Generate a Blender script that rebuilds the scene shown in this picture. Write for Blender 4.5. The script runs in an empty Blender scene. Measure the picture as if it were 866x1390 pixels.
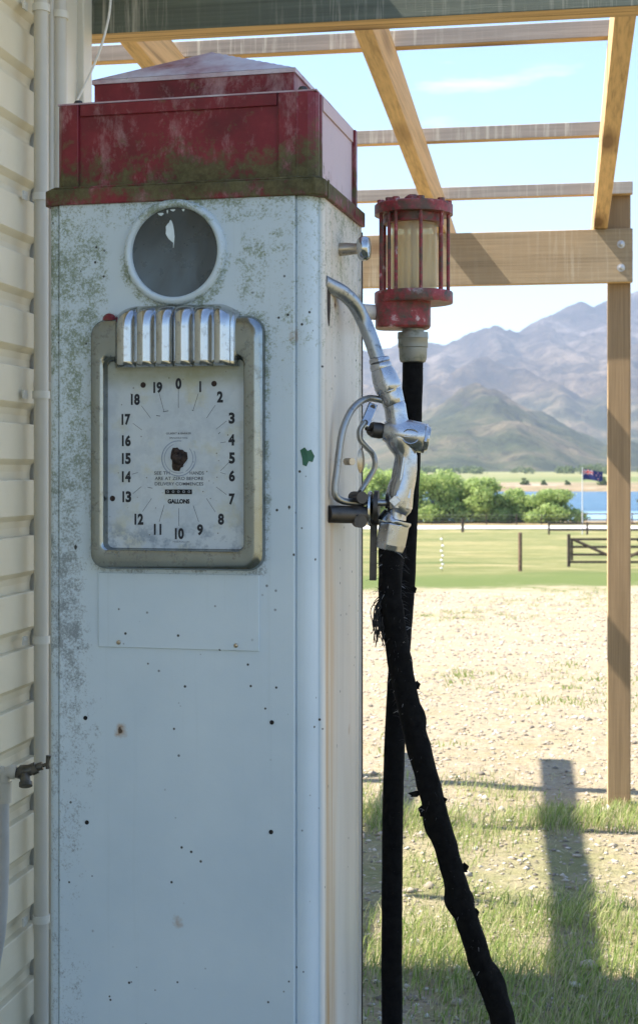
import bpy, math, random
import numpy as np
from mathutils import Matrix, Vector, noise as mn

C = bpy.context.scene.collection
SC = bpy.context.scene
R = math.radians
PI = math.pi

# ------------------------------------------------------------------ camera
EYE = 1.45
FPX = 2000.0                     # focal length in pixels of the 866 px wide photograph
HAZE = 1.05e-4
cam_d = bpy.data.cameras.new('camera'); cam = bpy.data.objects.new('camera', cam_d); C.objects.link(cam)
cam.location = (0, 0, EYE); cam.rotation_euler = (R(90), 0, 0)
cam_d.sensor_fit = 'HORIZONTAL'; cam_d.sensor_width = 36.0
cam_d.lens = 36.0 * FPX / 866.0
cam_d.shift_x = 0.0
cam_d.shift_y = (640.0 - 695.0) / 866.0
cam_d.clip_start = 0.05; cam_d.clip_end = 40000
cam_d.dof.use_dof = True; cam_d.dof.focus_distance = 2.75; cam_d.dof.aperture_fstop = 20.0
SC.camera = cam

# ------------------------------------------------------------------ sky and sun
SUNV = Vector((-1.92, -0.02, 2.5)).normalized()          # towards the sun
EL = math.asin(SUNV.z); AZ = math.atan2(SUNV.x, SUNV.y)
W = bpy.data.worlds.new('World'); SC.world = W; W.use_nodes = True
wn = W.node_tree; wn.nodes.clear()
sky = wn.nodes.new('ShaderNodeTexSky'); sky.sky_type = 'NISHITA'; sky.sun_disc = False
sky.sun_elevation = EL; sky.sun_rotation = AZ % (2 * PI); sky.air_density = 1.0; sky.dust_density = 0.15; sky.ozone_density = 3.5
tc = wn.nodes.new('ShaderNodeTexCoord'); mp = wn.nodes.new('ShaderNodeMapping'); mp.inputs['Scale'].default_value = (1, 1, 5)
nz = wn.nodes.new('ShaderNodeTexNoise'); nz.inputs['Scale'].default_value = 3.2; nz.inputs['Detail'].default_value = 8; nz.inputs['Roughness'].default_value = 0.62
cr = wn.nodes.new('ShaderNodeValToRGB'); cr.color_ramp.elements[0].position = 0.60; cr.color_ramp.elements[0].color = (0, 0, 0, 1)
cr.color_ramp.elements[1].position = 0.78; cr.color_ramp.elements[1].color = (0.4, 0.4, 0.4, 1)
mx = wn.nodes.new('ShaderNodeMix'); mx.data_type = 'RGBA'
mx.inputs[7].default_value = (11, 11.5, 12, 1)
bg = wn.nodes.new('ShaderNodeBackground'); bg.inputs['Strength'].default_value = 0.11
wo = wn.nodes.new('ShaderNodeOutputWorld')
L = wn.links.new
L(tc.outputs['Generated'], mp.inputs[0]); L(mp.outputs[0], nz.inputs['Vector']); L(nz.outputs['Fac'], cr.inputs[0])
L(cr.outputs[0], mx.inputs[0]); L(sky.outputs[0], mx.inputs[6]); L(mx.outputs[2], bg.inputs[0]); L(bg.outputs[0], wo.inputs[0])
sun_d = bpy.data.lights.new('sun', 'SUN'); sun_d.energy = 5.0; sun_d.angle = R(0.53); sun_d.color = (1.0, 0.93, 0.82)
sun = bpy.data.objects.new('sun', sun_d); C.objects.link(sun)
sun.rotation_euler = SUNV.to_track_quat('Z', 'Y').to_euler(); sun.location = (-5, 0, 9)
vs = SC.view_settings; SC.display_settings.display_device = 'sRGB'
vs.view_transform = 'Standard'; vs.look = 'None'; vs.exposure = 1.58; vs.gamma = 1.0; vs.use_curve_mapping = False
SC.cycles.volume_bounces = 0; SC.cycles.max_bounces = 8; SC.cycles.transparent_max_bounces = 12
SC.cycles.use_denoising = True

# ------------------------------------------------------------------ helpers
rng = random.Random(7)
nrg = np.random.default_rng(11)

def tag(o, label=None, cat=None, group=None, kind=None):
    if label: o['label'] = label
    if cat: o['category'] = cat
    if group: o['group'] = group
    if kind: o['kind'] = kind
    return o

def empty(name, loc=(0, 0, 0), rz=0.0):
    o = bpy.data.objects.new(name, None); C.objects.link(o)
    o.location = loc; o.rotation_euler = (0, 0, rz); o.empty_display_size = 0.1
    return o

def wm(root):
    return Matrix.Translation(root.location) @ Matrix.Rotation(root.rotation_euler.z, 4, 'Z')

def catmull(pts, n=6):
    pts = [np.array(p, float) for p in pts]
    P = [2 * pts[0] - pts[1]] + pts + [2 * pts[-1] - pts[-2]]
    out = []
    for i in range(1, len(P) - 2):
        a, b, c, d = P[i - 1], P[i], P[i + 1], P[i + 2]
        for k in range(n):
            t = k / n
            out.append(0.5 * (2 * b + (c - a) * t + (2 * a - 5 * b + 4 * c - d) * t * t + (3 * b - a - 3 * c + d) * t ** 3))
    out.append(pts[-1])
    return out

class MB:
    def __init__(s): s.v = []; s.f = []; s.mi = []
    def add(s, vs_, fs, m=0):
        b = len(s.v); s.v += [tuple(map(float, v)) for v in vs_]
        s.f += [tuple(i + b for i in f) for f in fs]; s.mi += [m] * len(fs)
        return s
    def box(s, x0, x1, y0, y1, z0, z1, m=0):
        v = [(x0, y0, z0), (x1, y0, z0), (x1, y1, z0), (x0, y1, z0), (x0, y0, z1), (x1, y0, z1), (x1, y1, z1), (x0, y1, z1)]
        f = [(0, 3, 2, 1), (4, 5, 6, 7), (0, 1, 5, 4), (1, 2, 6, 5), (2, 3, 7, 6), (3, 0, 4, 7)]
        return s.add(v, f, m)
    def prism(s, poly, axis, a0, a1, m=0):
        """poly: 2-D points; axis 'x','y','z' extruded from a0 to a1"""
        n = len(poly); v = []
        for a in (a0, a1):
            for p, q in poly:
                v.append({'x': (a, p, q), 'y': (p, a, q), 'z': (p, q, a)}[axis])
        f = [tuple(range(n))[::-1], tuple(range(n, 2 * n))] + [(i, (i + 1) % n, n + (i + 1) % n, n + i) for i in range(n)]
        return s.add(v, f, m)
    def tube(s, pts, r, n=12, cap=True, flat=None, up=None, m=0, ph=0.):
        """r: number or list; flat: (ru, rv) scale of the section; up: reference for the section"""
        pts = [np.array(p, float) for p in pts]; k = len(pts)
        rr = [r] * k if np.isscalar(r) else list(r)
        T = []
        for i in range(k):
            t = pts[min(i + 1, k - 1)] - pts[max(i - 1, 0)]
            T.append(t / (np.linalg.norm(t) + 1e-12))
        u = np.array(up, float) if up is not None else (np.array((0, 0, 1.0)) if abs(T[0][2]) < .9 else np.array((1.0, 0, 0)))
        v = []
        for i in range(k):
            if up is not None: u = np.array(up, float)
            u = u - T[i] * np.dot(u, T[i]); u = u / (np.linalg.norm(u) + 1e-12); w = np.cross(T[i], u)
            fa, fb = flat if flat else (1, 1)
            for j in range(n):
                a = 2 * PI * j / n + ph
                v.append(pts[i] + rr[i] * (u * math.cos(a) * fa + w * math.sin(a) * fb))
        f = [(i * n + j, i * n + (j + 1) % n, (i + 1) * n + (j + 1) % n, (i + 1) * n + j) for i in range(k - 1) for j in range(n)]
        if cap: f += [tuple(range(n))[::-1], tuple(range((k - 1) * n, k * n))]
        return s.add(v, f, m)
    def lathe(s, prof, c, axis=(0, 0, 1), n=32, m=0):
        """prof: (radius, height along axis)"""
        ax = np.array(axis, float); ax /= np.linalg.norm(ax)
        u = np.array((1.0, 0, 0)) if abs(ax[0]) < .9 else np.array((0, 1.0, 0))
        u -= ax * np.dot(u, ax); u /= np.linalg.norm(u); w = np.cross(ax, u); c = np.array(c, float)
        v = []
        for r_, h in prof:
            for j in range(n):
                a = 2 * PI * j / n
                v.append(c + ax * h + r_ * (u * math.cos(a) + w * math.sin(a)))
        k = len(prof)
        f = [(i * n + j, i * n + (j + 1) % n, (i + 1) * n + (j + 1) % n, (i + 1) * n + j) for i in range(k - 1) for j in range(n)]
        if prof[0][0] > 1e-6: f.append(tuple(range(n))[::-1])
        if prof[-1][0] > 1e-6: f.append(tuple(range((k - 1) * n, k * n)))
        return s.add(v, f, m)
    def grid(s, fn, nu, nv, closed_u=False, m=0):
        v = [fn(i / (nu - 1), j / (nv - 1)) for j in range(nv) for i in range(nu)]
        f = [(j * nu + i, j * nu + i + 1, (j + 1) * nu + i + 1, (j + 1) * nu + i) for j in range(nv - 1) for i in range(nu - 1)]
        return s.add(v, f, m)
    def build(s, name, mat, parent=None, world=False, smooth=False, bevel=0, origin=None, seg=2, angle=40, sharp=35):
        v = s.v
        if world and parent is not None:
            M = wm(parent.root if hasattr(parent, 'root') else ROOTS.get(parent.name, parent)).inverted()
            v = [tuple(M @ Vector(p)) for p in v]
        if origin is not None: v = [(a - origin[0], b - origin[1], c - origin[2]) for a, b, c in v]
        me = bpy.data.meshes.new(name); me.from_pydata(v, [], s.f)
        for mt in (mat if isinstance(mat, (list, tuple)) else [mat]): me.materials.append(mt)
        if any(s.mi): me.polygons.foreach_set('material_index', s.mi)
        me.validate(); 
        import bmesh
        b = bmesh.new(); b.from_mesh(me); bmesh.ops.recalc_face_normals(b, faces=b.faces); b.to_mesh(me); b.free()
        if smooth:
            me.polygons.foreach_set('use_smooth', [True] * len(me.polygons))
            try: me.set_sharp_from_angle(angle=R(sharp))
            except Exception: pass
        o = bpy.data.objects.new(name, me); C.objects.link(o)
        if parent is not None:
            o.parent = parent; ROOTS[o.name] = ROOTS.get(parent.name, parent)
        if origin is not None: o.location = origin
        if bevel:
            bv = o.modifiers.new('bevel', 'BEVEL'); bv.width = bevel; bv.segments = seg; bv.limit_method = 'ANGLE'; bv.angle_limit = R(angle); bv.harden_normals = False
        return o
ROOTS = {}

def raw_mesh(name, V, F, mat, smooth=False, parent=None, origin=None):
    V = np.asarray(V, np.float32)
    if origin is not None: V = V - np.array(origin, np.float32)
    me = bpy.data.meshes.new(name)
    if isinstance(F, np.ndarray):
        k = F.shape[1]
        me.vertices.add(len(V)); me.vertices.foreach_set('co', V.ravel())
        me.loops.add(F.size); me.loops.foreach_set('vertex_index', F.astype(np.int32).ravel())
        me.polygons.add(len(F)); me.polygons.foreach_set('loop_start', np.arange(0, F.size, k, dtype=np.int32))
        me.polygons.foreach_set('loop_total', np.full(len(F), k, np.int32)) if False else None
        me.update(calc_edges=True)
    else:
        me.from_pydata(V.tolist(), [], F)
    me.materials.append(mat)
    if smooth: me.polygons.foreach_set('use_smooth', [True] * len(me.polygons))
    o = bpy.data.objects.new(name, me); C.objects.link(o)
    if parent is not None: o.parent = parent; ROOTS[o.name] = ROOTS.get(parent.name, parent)
    if origin is not None: o.location = origin
    return o

# ------------------------------------------------------------------ material helper
class NT:
    def __init__(s, name, rough=.6, metal=0., spec=.5):
        s.m = bpy.data.materials.new(name); s.m.use_nodes = True; s.t = s.m.node_tree; s.N = s.t.nodes; s.L = s.t.links.new
        s.b = s.N['Principled BSDF']; s.b.inputs['Roughness'].default_value = rough; s.b.inputs['Metallic'].default_value = metal
        s.b.inputs['Specular IOR Level'].default_value = spec
        s.tc = s.N.new('ShaderNodeTexCoord')
    def vec(s, sc=(1, 1, 1), src='Object', rot=(0, 0, 0)):
        mp = s.N.new('ShaderNodeMapping'); mp.inputs['Scale'].default_value = sc; mp.inputs['Rotation'].default_value = rot
        s.L(s.tc.outputs[src], mp.inputs[0]); return mp.outputs[0]
    def noise(s, scale, detail=5, rough=.55, v=None, dist=0.):
        n = s.N.new('ShaderNodeTexNoise'); n.inputs['Scale'].default_value = scale; n.inputs['Detail'].default_value = detail
        n.inputs['Roughness'].default_value = rough; n.inputs['Distortion'].default_value = dist
        s.L(v if v is not None else s.tc.outputs['Object'], n.inputs['Vector']); return n.outputs['Fac']
    def voro(s, scale, v=None, feat='F1', out='Distance'):
        n = s.N.new('ShaderNodeTexVoronoi'); n.inputs['Scale'].default_value = scale; n.feature = feat
        s.L(v if v is not None else s.tc.outputs['Object'], n.inputs['Vector']); return n.outputs[out]
    def ramp(s, fac, stops, interp='LINEAR'):
        r = s.N.new('ShaderNodeValToRGB'); cr = r.color_ramp; cr.interpolation = interp
        while len(cr.elements) < len(stops): cr.elements.new(.5)
        for e, (p, c) in zip(cr.elements, stops):
            e.position = p; e.color = (c, c, c, 1) if np.isscalar(c) else (*c, 1)
        s.L(fac, r.inputs[0]); return r.outputs[0]
    def _in(s, sock, x):
        if hasattr(x, 'is_output'): s.L(x, sock)
        elif np.isscalar(x): sock.default_value = x
        else: sock.default_value = (*x, 1)
    def mix(s, fac, a, b, blend='MIX'):
        n = s.N.new('ShaderNodeMix'); n.data_type = 'RGBA'; n.blend_type = blend
        s._in(n.inputs[0], fac)
        for i, x in ((6, a), (7, b)):
            if np.isscalar(x): x = (x, x, x)
            s._in(n.inputs[i], x)
        return n.outputs[2]
    def math(s, op, a, b=0., clamp=False):
        n = s.N.new('ShaderNodeMath'); n.operation = op; n.use_clamp = clamp
        s._in(n.inputs[0], a); s._in(n.inputs[1], b); return n.outputs[0]
    def mr(s, x, a, b, c=0., d=1., smooth=True):
        n = s.N.new('ShaderNodeMapRange'); n.interpolation_type = 'SMOOTHSTEP' if smooth else 'LINEAR'
        s.L(x, n.inputs[0])
        for i, q in zip((1, 2, 3, 4), (a, b, c, d)): n.inputs[i].default_value = q
        return n.outputs[0]
    def sep(s, src='Object'):
        n = s.N.new('ShaderNodeSeparateXYZ'); s.L(s.tc.outputs[src], n.inputs[0]); return n.outputs
    def color(s, x): s._in(s.b.inputs['Base Color'], x); return s
    def rough(s, x): s._in(s.b.inputs['Roughness'], x); return s
    def metal(s, x): s._in(s.b.inputs['Metallic'], x); return s
    def bump(s, h, strength=.3, dist=.01):
        n = s.N.new('ShaderNodeBump'); n.inputs['Strength'].default_value = strength; n.inputs['Distance'].default_value = dist
        s.L(h, n.inputs['Height'])
        if s.b.inputs['Normal'].links: s.L(s.b.inputs['Normal'].links[0].from_socket, n.inputs['Normal'])
        s.L(n.outputs[0], s.b.inputs['Normal']); return s

def plain(name, c, rough=.6, metal=0., var=.15, scale=30., bump=.1, spec=.5):
    t = NT(name, rough, metal, spec); n = t.noise(scale, 6)
    lo = tuple(x * (1 - var) for x in c); hi = tuple(min(1, x * (1 + var)) for x in c)
    t.color(t.ramp(n, [(.3, lo), (.7, hi)]))
    if bump: t.bump(n, bump, .003)
    return t.m

# ---- wood: a = axis of the grain in the pergola's own frame
def wood(name, ax, planed=(.56, .36, .17), sawn=(.34, .31, .25), knot=True, dark=1.0):
    t = NT(name, .75, spec=.25)
    sc = {'X': (.35, 14, 14), 'Y': (14, .35, 14), 'Z': (14, 14, .35)}[ax]
    v = t.vec(sc)
    n1 = t.noise(2.2, 6, .6, v, 1.2); n2 = t.noise(9, 4, .6, v)
    fine = t.noise(40, 3, .6, v)
    g = t.mix(.5, n1, n2)
    pl = t.ramp(g, [(.35, tuple(x * .62 for x in planed)), (.5, planed), (.68, tuple(min(1, x * 1.22) for x in planed))])
    # rough-sawn camera side: grey tanalised timber; pale streaks paint raking sun on cross-grain saw marks
    s2 = {'X': (30, 4, 1.5), 'Y': (4, 30, 1.5), 'Z': (1.5, 4, 30)}[ax]
    saw = t.noise(1.6, 5, .7, t.vec(s2, rot=(0, R(8), 0) if ax == 'X' else (0, 0, 0)), .3)
    patch = t.noise(1.7, 3, .5)
    sawm = t.math('MULTIPLY', t.ramp(saw, [(.52, 0), (.66, 1)]), t.ramp(patch, [(.38, .1), (.62, 1)]))
    sw = t.ramp(g, [(.3, tuple(x * .65 for x in sawn)), (.65, tuple(x * 1.15 for x in sawn))])
    sw = t.mix(t.math('MULTIPLY', sawm, 0. if ax == 'Z' else .75), sw, (.62, .58, .48))
    nrm = t.N.new('ShaderNodeSeparateXYZ'); t.L(t.tc.outputs['Normal'], nrm.inputs[0])
    ff = t.mr(nrm.outputs[1], -.75, -.55, 1, 0)
    col = t.mix(ff, pl, sw)
    if knot:
        kn = t.voro(1.0, t.vec({'X': (1.3, 5, 5), 'Y': (5, 1.3, 5), 'Z': (5, 5, 1.1)}[ax]))
        kc = t.ramp(kn, [(.09, 1), (.14, .6), (.27, 0)])
        col = t.mix(t.math('MULTIPLY', kc, .8), col, (.13, .065, .03))
    t.color(col)
    t.bump(t.mix(.5, fine, saw), .35, .004)
    return t.m
# ------------------------------------------------------------------ materials of the setting
def mat_ground():
    t = NT('ground_mix', .95, spec=.1)
    P = t.sep()
    y = P[1]; x = P[0]
    n_big = t.noise(.55, 5, .6); n_mid = t.noise(2.6, 6, .65); n_f = t.noise(28, 8, .7); n_ff = t.noise(160, 4, .7)
    vor = t.voro(45, feat='F1', out='Color'); vsp = t.N.new('ShaderNodeSeparateXYZ'); t.L(vor, vsp.inputs[0])
    grav = t.ramp(n_f, [(.28, (.30, .25, .185)), (.45, (.37, .30, .205)), (.62, (.46, .385, .275)), (.75, (.58, .51, .40))])
    grav = t.mix(t.math('MULTIPLY', t.ramp(vsp.outputs[0], [(.7, 0), (.95, 1)]), .5), grav, (.34, .30, .25))
    grav = t.mix(t.ramp(n_mid, [(.4, 0), (.7, .45)]), grav, (.42, .32, .20))
    dry = t.ramp(n_ff, [(.3, (.22, .20, .085)), (.7, (.40, .36, .18))])
    green = t.ramp(n_ff, [(.3, (.075, .12, .03)), (.7, (.17, .24, .07))])
    # near lawn around the pump, patchy
    near = t.mr(y, 5.3, 7.3, 1, 0)
    pm = t.ramp(t.mix(.5, n_big, n_mid), [(.42, 0), (.56, 1)])
    gcol = t.mix(t.math('MULTIPLY', pm, t.math('MULTIPLY', near, .75)), grav, t.mix(.45, dry, green))
    patch2 = t.math('MULTIPLY', t.ramp(n_mid, [(.52, 0), (.68, .75)]), t.mr(y, 10, 26, .35, 1))
    gcol = t.mix(patch2, gcol, t.mix(.5, dry, green))
    # lawn strip past the gravel and dry paddock behind it
    wob = t.math('ADD', y, t.math('MULTIPLY', t.math('SUBTRACT', n_big, .5), 9))
    wob = t.math('ADD', t.math('SUBTRACT', wob, t.math('MULTIPLY', x, .35)), t.math('MULTIPLY', t.math('SUBTRACT', n_mid, .5), 9))
    strip = t.mr(wob, 27, 31.5, 0, 1)
    band = t.noise(1, 7, .68, t.vec((.10, .22, 1)), .5)
    fine = t.noise(1, 6, .7, t.vec((1.2, 5, 1)))
    pad = t.ramp(band, [(.36, (.095, .125, .04)), (.5, (.20, .195, .08)), (.64, (.34, .28, .14))])
    pad = t.mix(t.ramp(fine, [(.38, .55), (.58, 0)]), pad, (.10, .13, .04)); pad = t.mix(t.ramp(t.noise(1, 7, .75, t.vec((.5, 1.1, 1))), [(.5, 0), (.62, .55)]), pad, (.36, .31, .17))
    ls = t.mr(wob, 36, 44, 1, 0)
    pad = t.mix(ls, pad, t.mix(fine, (.075, .12, .03), (.17, .19, .07)))
    c = t.mix(strip, gcol, pad)
    bank = t.math('MULTIPLY', t.mr(y, 160, 163, 0, 1), t.mr(y, 560, 600, 1, 0))
    c = t.mix(bank, c, t.ramp(t.noise(.3, 6, .7), [(.35, (.16, .12, .07)), (.65, (.32, .24, .14))]))
    far = t.mr(y, 540, 575, 0, 1)
    fb = t.ramp(t.noise(1, 6, .7, t.vec((.02, .09, .2))), [(.35, (.12, .12, .06)), (.55, (.28, .22, .15)), (.68, (.5, .43, .36))])
    fp = t.ramp(t.noise(1, 5, .6, t.vec((.002, .006, 1))), [(.35, (.11, .15, .055)), (.6, (.24, .23, .11))])
    c = t.mix(far, c, t.mix(t.mr(y, 590, 640, 0, 1), fb, fp))
    t.color(c)
    t.bump(t.mix(.5, n_f, n_ff), .9, .02)
    t.bump(t.noise(9, 6, .6), .6, .05)
    return t.m

def mat_road():
    t = NT('pale_gravel_road', .9, spec=.15); t.color(t.ramp(t.noise(.6, 6, .7), [(.3, (.42, .41, .38)), (.7, (.62, .61, .58))])); return t.m

def mat_water():
    t = NT('lake_water', .22, spec=.5)
    P = t.sep()
    sh = t.mr(P[1], 262, 285, 1, 0)
    n = t.noise(1, 4, .6, t.vec((.01, .05, 1)))
    deep = t.ramp(n, [(.35, (.015, .075, .14)), (.65, (.04, .125, .20))])
    t.color(t.mix(sh, deep, (.26, .42, .50)))
    v = t.vec((.25, 1.1, 1)); t.bump(t.noise(1.2, 6, .65, v), 1.0, .35)
    return t.m

def mat_mount():
    t = NT('tussock_mountain', .95, spec=.05)
    P = t.sep(); z = P[2]
    n = t.noise(.0012, 9, .62); n2 = t.noise(.006, 8, .65); n3 = t.noise(.03, 8, .72)
    hz = t.math('ADD', z, t.math('MULTIPLY', t.math('SUBTRACT', n, .5), 420))
    low = t.ramp(n2, [(.36, (.030, .045, .018)), (.50, (.080, .090, .040)), (.64, (.19, .155, .09))])
    midc = t.ramp(n2, [(.38, (.036, .029, .022)), (.5, (.105, .078, .050)), (.64, (.23, .17, .115))])
    high = t.ramp(n2, [(.38, (.028, .022, .026)), (.5, (.075, .058, .056)), (.64, (.19, .16, .15))])
    c = t.mix(t.mr(hz, 60, 260), low, midc); c = t.mix(t.mr(hz, 240, 560), c, high)
    nm = t.N.new('ShaderNodeSeparateXYZ'); g = t.N.new('ShaderNodeNewGeometry'); t.L(g.outputs['Normal'], nm.inputs[0])
    c = t.mix(t.math('MULTIPLY', t.mr(nm.outputs[2], .62, .8, 1, 0), .6), c, (.045, .036, .036))
    c = t.mix(t.ramp(n3, [(.38, .6), (.48, 0)]), c, (.02, .022, .012))
    t.color(c); t.bump(n2, 1.0, 55); t.bump(n3, 1.0, 16)
    return t.m

def mat_leaf(name, a, b, trans=.35):
    t = NT(name, .55, spec=.3)
    g = t.N.new('ShaderNodeNewGeometry')
    rnd = g.outputs['Random Per Island']
    c = t.mix(rnd, a, b)
    t.color(c)
    tr = t.N.new('ShaderNodeBsdfTranslucent'); t.L(c, tr.inputs[0])
    ms = t.N.new('ShaderNodeMixShader'); ms.inputs[0].default_value = trans
    out = t.N['Material Output']; t.L(t.b.outputs[0], ms.inputs[1]); t.L(tr.outputs[0], ms.inputs[2]); t.L(ms.outputs[0], out.inputs[0])
    return t.m

M = {}
M['ground'] = mat_ground(); M['road'] = mat_road(); M['water'] = mat_water(); M['mount'] = mat_mount()
M['willow'] = mat_leaf('willow_leaves', (.24, .34, .09), (.42, .51, .19), .5)
M['farleaf'] = mat_leaf('far_leaves', (.06, .10, .03), (.15, .19, .06))
M['conifer'] = mat_leaf('dark_leaves', (.03, .055, .015), (.16, .14, .05), .2)
M['blade_green'] = mat_leaf('grass_green', (.14, .22, .045), (.40, .47, .15), .5)
M['blade_dry'] = mat_leaf('grass_dry', (.34, .33, .16), (.60, .54, .32), .45)
M['bark'] = plain('bark', (.12, .09, .06), .9, scale=12, var=.4)
M['darkpost'] = plain('weathered_dark_timber', (.085, .06, .045), .9, scale=9, var=.5)
M['stone'] = None
t = NT('pebble', .9, spec=.2); g = t.N.new('ShaderNodeNewGeometry')
t.color(t.ramp(g.outputs['Random Per Island'], [(0, (.17, .15, .125)), (.4, (.34, .29, .23)), (.75, (.45, .40, .33)), (1, (.62, .58, .52))])); M['stone'] = t.m

# ------------------------------------------------------------------ ground, road, lake, mountains
GK = [(0, 0), (8, 0), (28, -.85), (47, -1.7), (137, -4.4), (175, -4.4), (186, -5.0), (205, -6.1), (235, -8), (530, -8), (549, -6.1), (556, -5.4), (568, -3.2), (640, -3.0), (1500, 1.0), (9000, 4), (10100, 4)]
GX = [k[0] for k in GK]; GZ = [k[1] for k in GK]
def gz(x, y):
    z = float(np.interp(y, GX, GZ))
    if y > 9: z += .05 * min(1, (y - 9) / 12) * mn.noise((x * .35, y * .2, 0))
    return z
def gnear(x, y):
    if y < -1 or y > 30 or abs(x) > 12: return 0.
    return .022 * mn.noise((x * 1.1, y * 1.1, 3.1)) + .012 * mn.noise((x * 3.7, y * 3.7, 8.1))
def make_ground():
    ys = list(-np.geomspace(8000, 2, 26)) + list(np.arange(-1, 12, .10)) + list(np.geomspace(12, 140, 90)[0:]) + list(np.arange(142, 250, 3)) + list(np.arange(255, 530, 25)) + list(np.arange(530, 660, 3)) + list(np.geomspace(680, 10000, 36))
    xs0 = np.concatenate([-np.geomspace(9000, 4, 40), np.arange(-3.9, 8, .14), np.geomspace(8, 9000, 60)])
    V = []; nx = len(xs0)
    for y in ys:
        for x in xs0:
            V.append((x, y, gz(x, y) + gnear(x, y)))
    ny = len(ys)
    a = np.arange(ny - 1)[:, None] * nx + np.arange(nx - 1)[None, :]
    F = np.stack([a, a + 1, a + 1 + nx, a + nx], -1).reshape(-1, 4)
    o = raw_mesh('ground', V, F.tolist(), M['ground'], True); tag(o, kind='structure'); return o
make_ground()
# the pale road across the paddock
V = []; F = []
xs = np.arange(-260, 420, 6.0)
for i, x in enumerate(xs):
    for k, yy in enumerate((148.5, 150, 153, 157)):
        V.append((x, yy + .6 * math.sin(x * .03), gz(x, yy) + .06 + (.02 if k in (1, 2) else 0)))
for i in range(len(xs) - 1):
    for k in range(3): F.append((i * 4 + k, i * 4 + k + 1, i * 4 + k + 5, i * 4 + k + 4))
o = raw_mesh('road', V, F, M['road'], True); tag(o, kind='structure')
o = raw_mesh('lake', [(-6000, 190, -6), (6000, 190, -6), (6000, 560, -6), (-6000, 560, -6)], [(0, 1, 2, 3)], M['water']); tag(o, kind='structure')

RIDGES = [  # (photo column, photo row, metres from the camera) along each crest
 (.62, [(-2400, 600, 5600), (-300, 520, 5600), (200, 500, 5500), (400, 487, 5500), (490, 480, 5500), (560, 470, 5600), (581, 466, 5600), (606, 467, 5600), (636, 461, 5500), (655, 455, 5500), (673, 449, 5400), (692, 455, 5500), (719, 452, 5600), (744, 433, 5600), (772, 418, 5700), (795, 410, 5700), (814, 416, 5700), (835, 406, 5900), (866, 396, 6000), (930, 404, 6000), (1010, 430, 5800), (1200, 440, 5800), (1600, 480, 5800), (2600, 560, 5800), (3200, 590, 5800)]),
 (.60, [(673, 449, 5400), (690, 478, 5000), (706, 498, 4700), (732, 512, 4500), (762, 543, 4200), (790, 580, 3900)]),
 (.75, [(744, 433, 5600), (765, 466, 5100), (757, 492, 4800), (742, 520, 4500)]),
 (.75, [(765, 466, 5100), (782, 486, 4850), (790, 505, 4600)]),
 (.60, [(835, 420, 5700), (822, 462, 5200), (800, 488, 4900), (778, 506, 4600), (760, 520, 4400)]),
 (.60, [(866, 470, 4900), (830, 505, 4400), (800, 545, 4000), (780, 572, 3700)]),
 (.60, [(1010, 470, 4900), (930, 500, 4400), (880, 540, 4000), (840, 590, 3500)]),
 (.60, [(400, 510, 4600), (490, 528, 4400), (560, 540, 4300), (600, 524, 4300), (636, 505, 4400), (660, 492, 4500), (690, 497, 4500), (715, 520, 4200), (748, 560, 3800), (770, 600, 3400)]),
 (.60, [(606, 467, 5600), (596, 490, 5200), (575, 520, 4700)]),
 (.60, [(560, 470, 5600), (540, 495, 5100), (515, 525, 4600)]),
 (.50, [(300, 590, 3100), (470, 585, 3100), (540, 572, 3100), (590, 548, 3100), (625, 534, 3050), (655, 526, 3000), (690, 545, 2900), (725, 575, 2800), (760, 604, 2700), (800, 630, 2500)]),
 (.50, [(655, 526, 3000), (668, 560, 2650), (680, 600, 2350), (690, 636, 2100)]),
 (.50, [(625, 534, 3050), (615, 565, 2700), (600, 600, 2350), (592, 636, 2100)]),
 (.50, [(590, 548, 3100), (560, 590, 2600), (540, 632, 2150)]),
 (.50, [(700, 552, 2880), (722, 590, 2550), (735, 632, 2200)]),
 (.55, [(745, 606, 2700), (758, 600, 2650), (775, 608, 2600), (792, 630, 2350)]),
 (.55, [(1100, 560, 3200), (960, 590, 2900), (880, 606, 2700), (840, 628, 2400)]),
]
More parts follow.
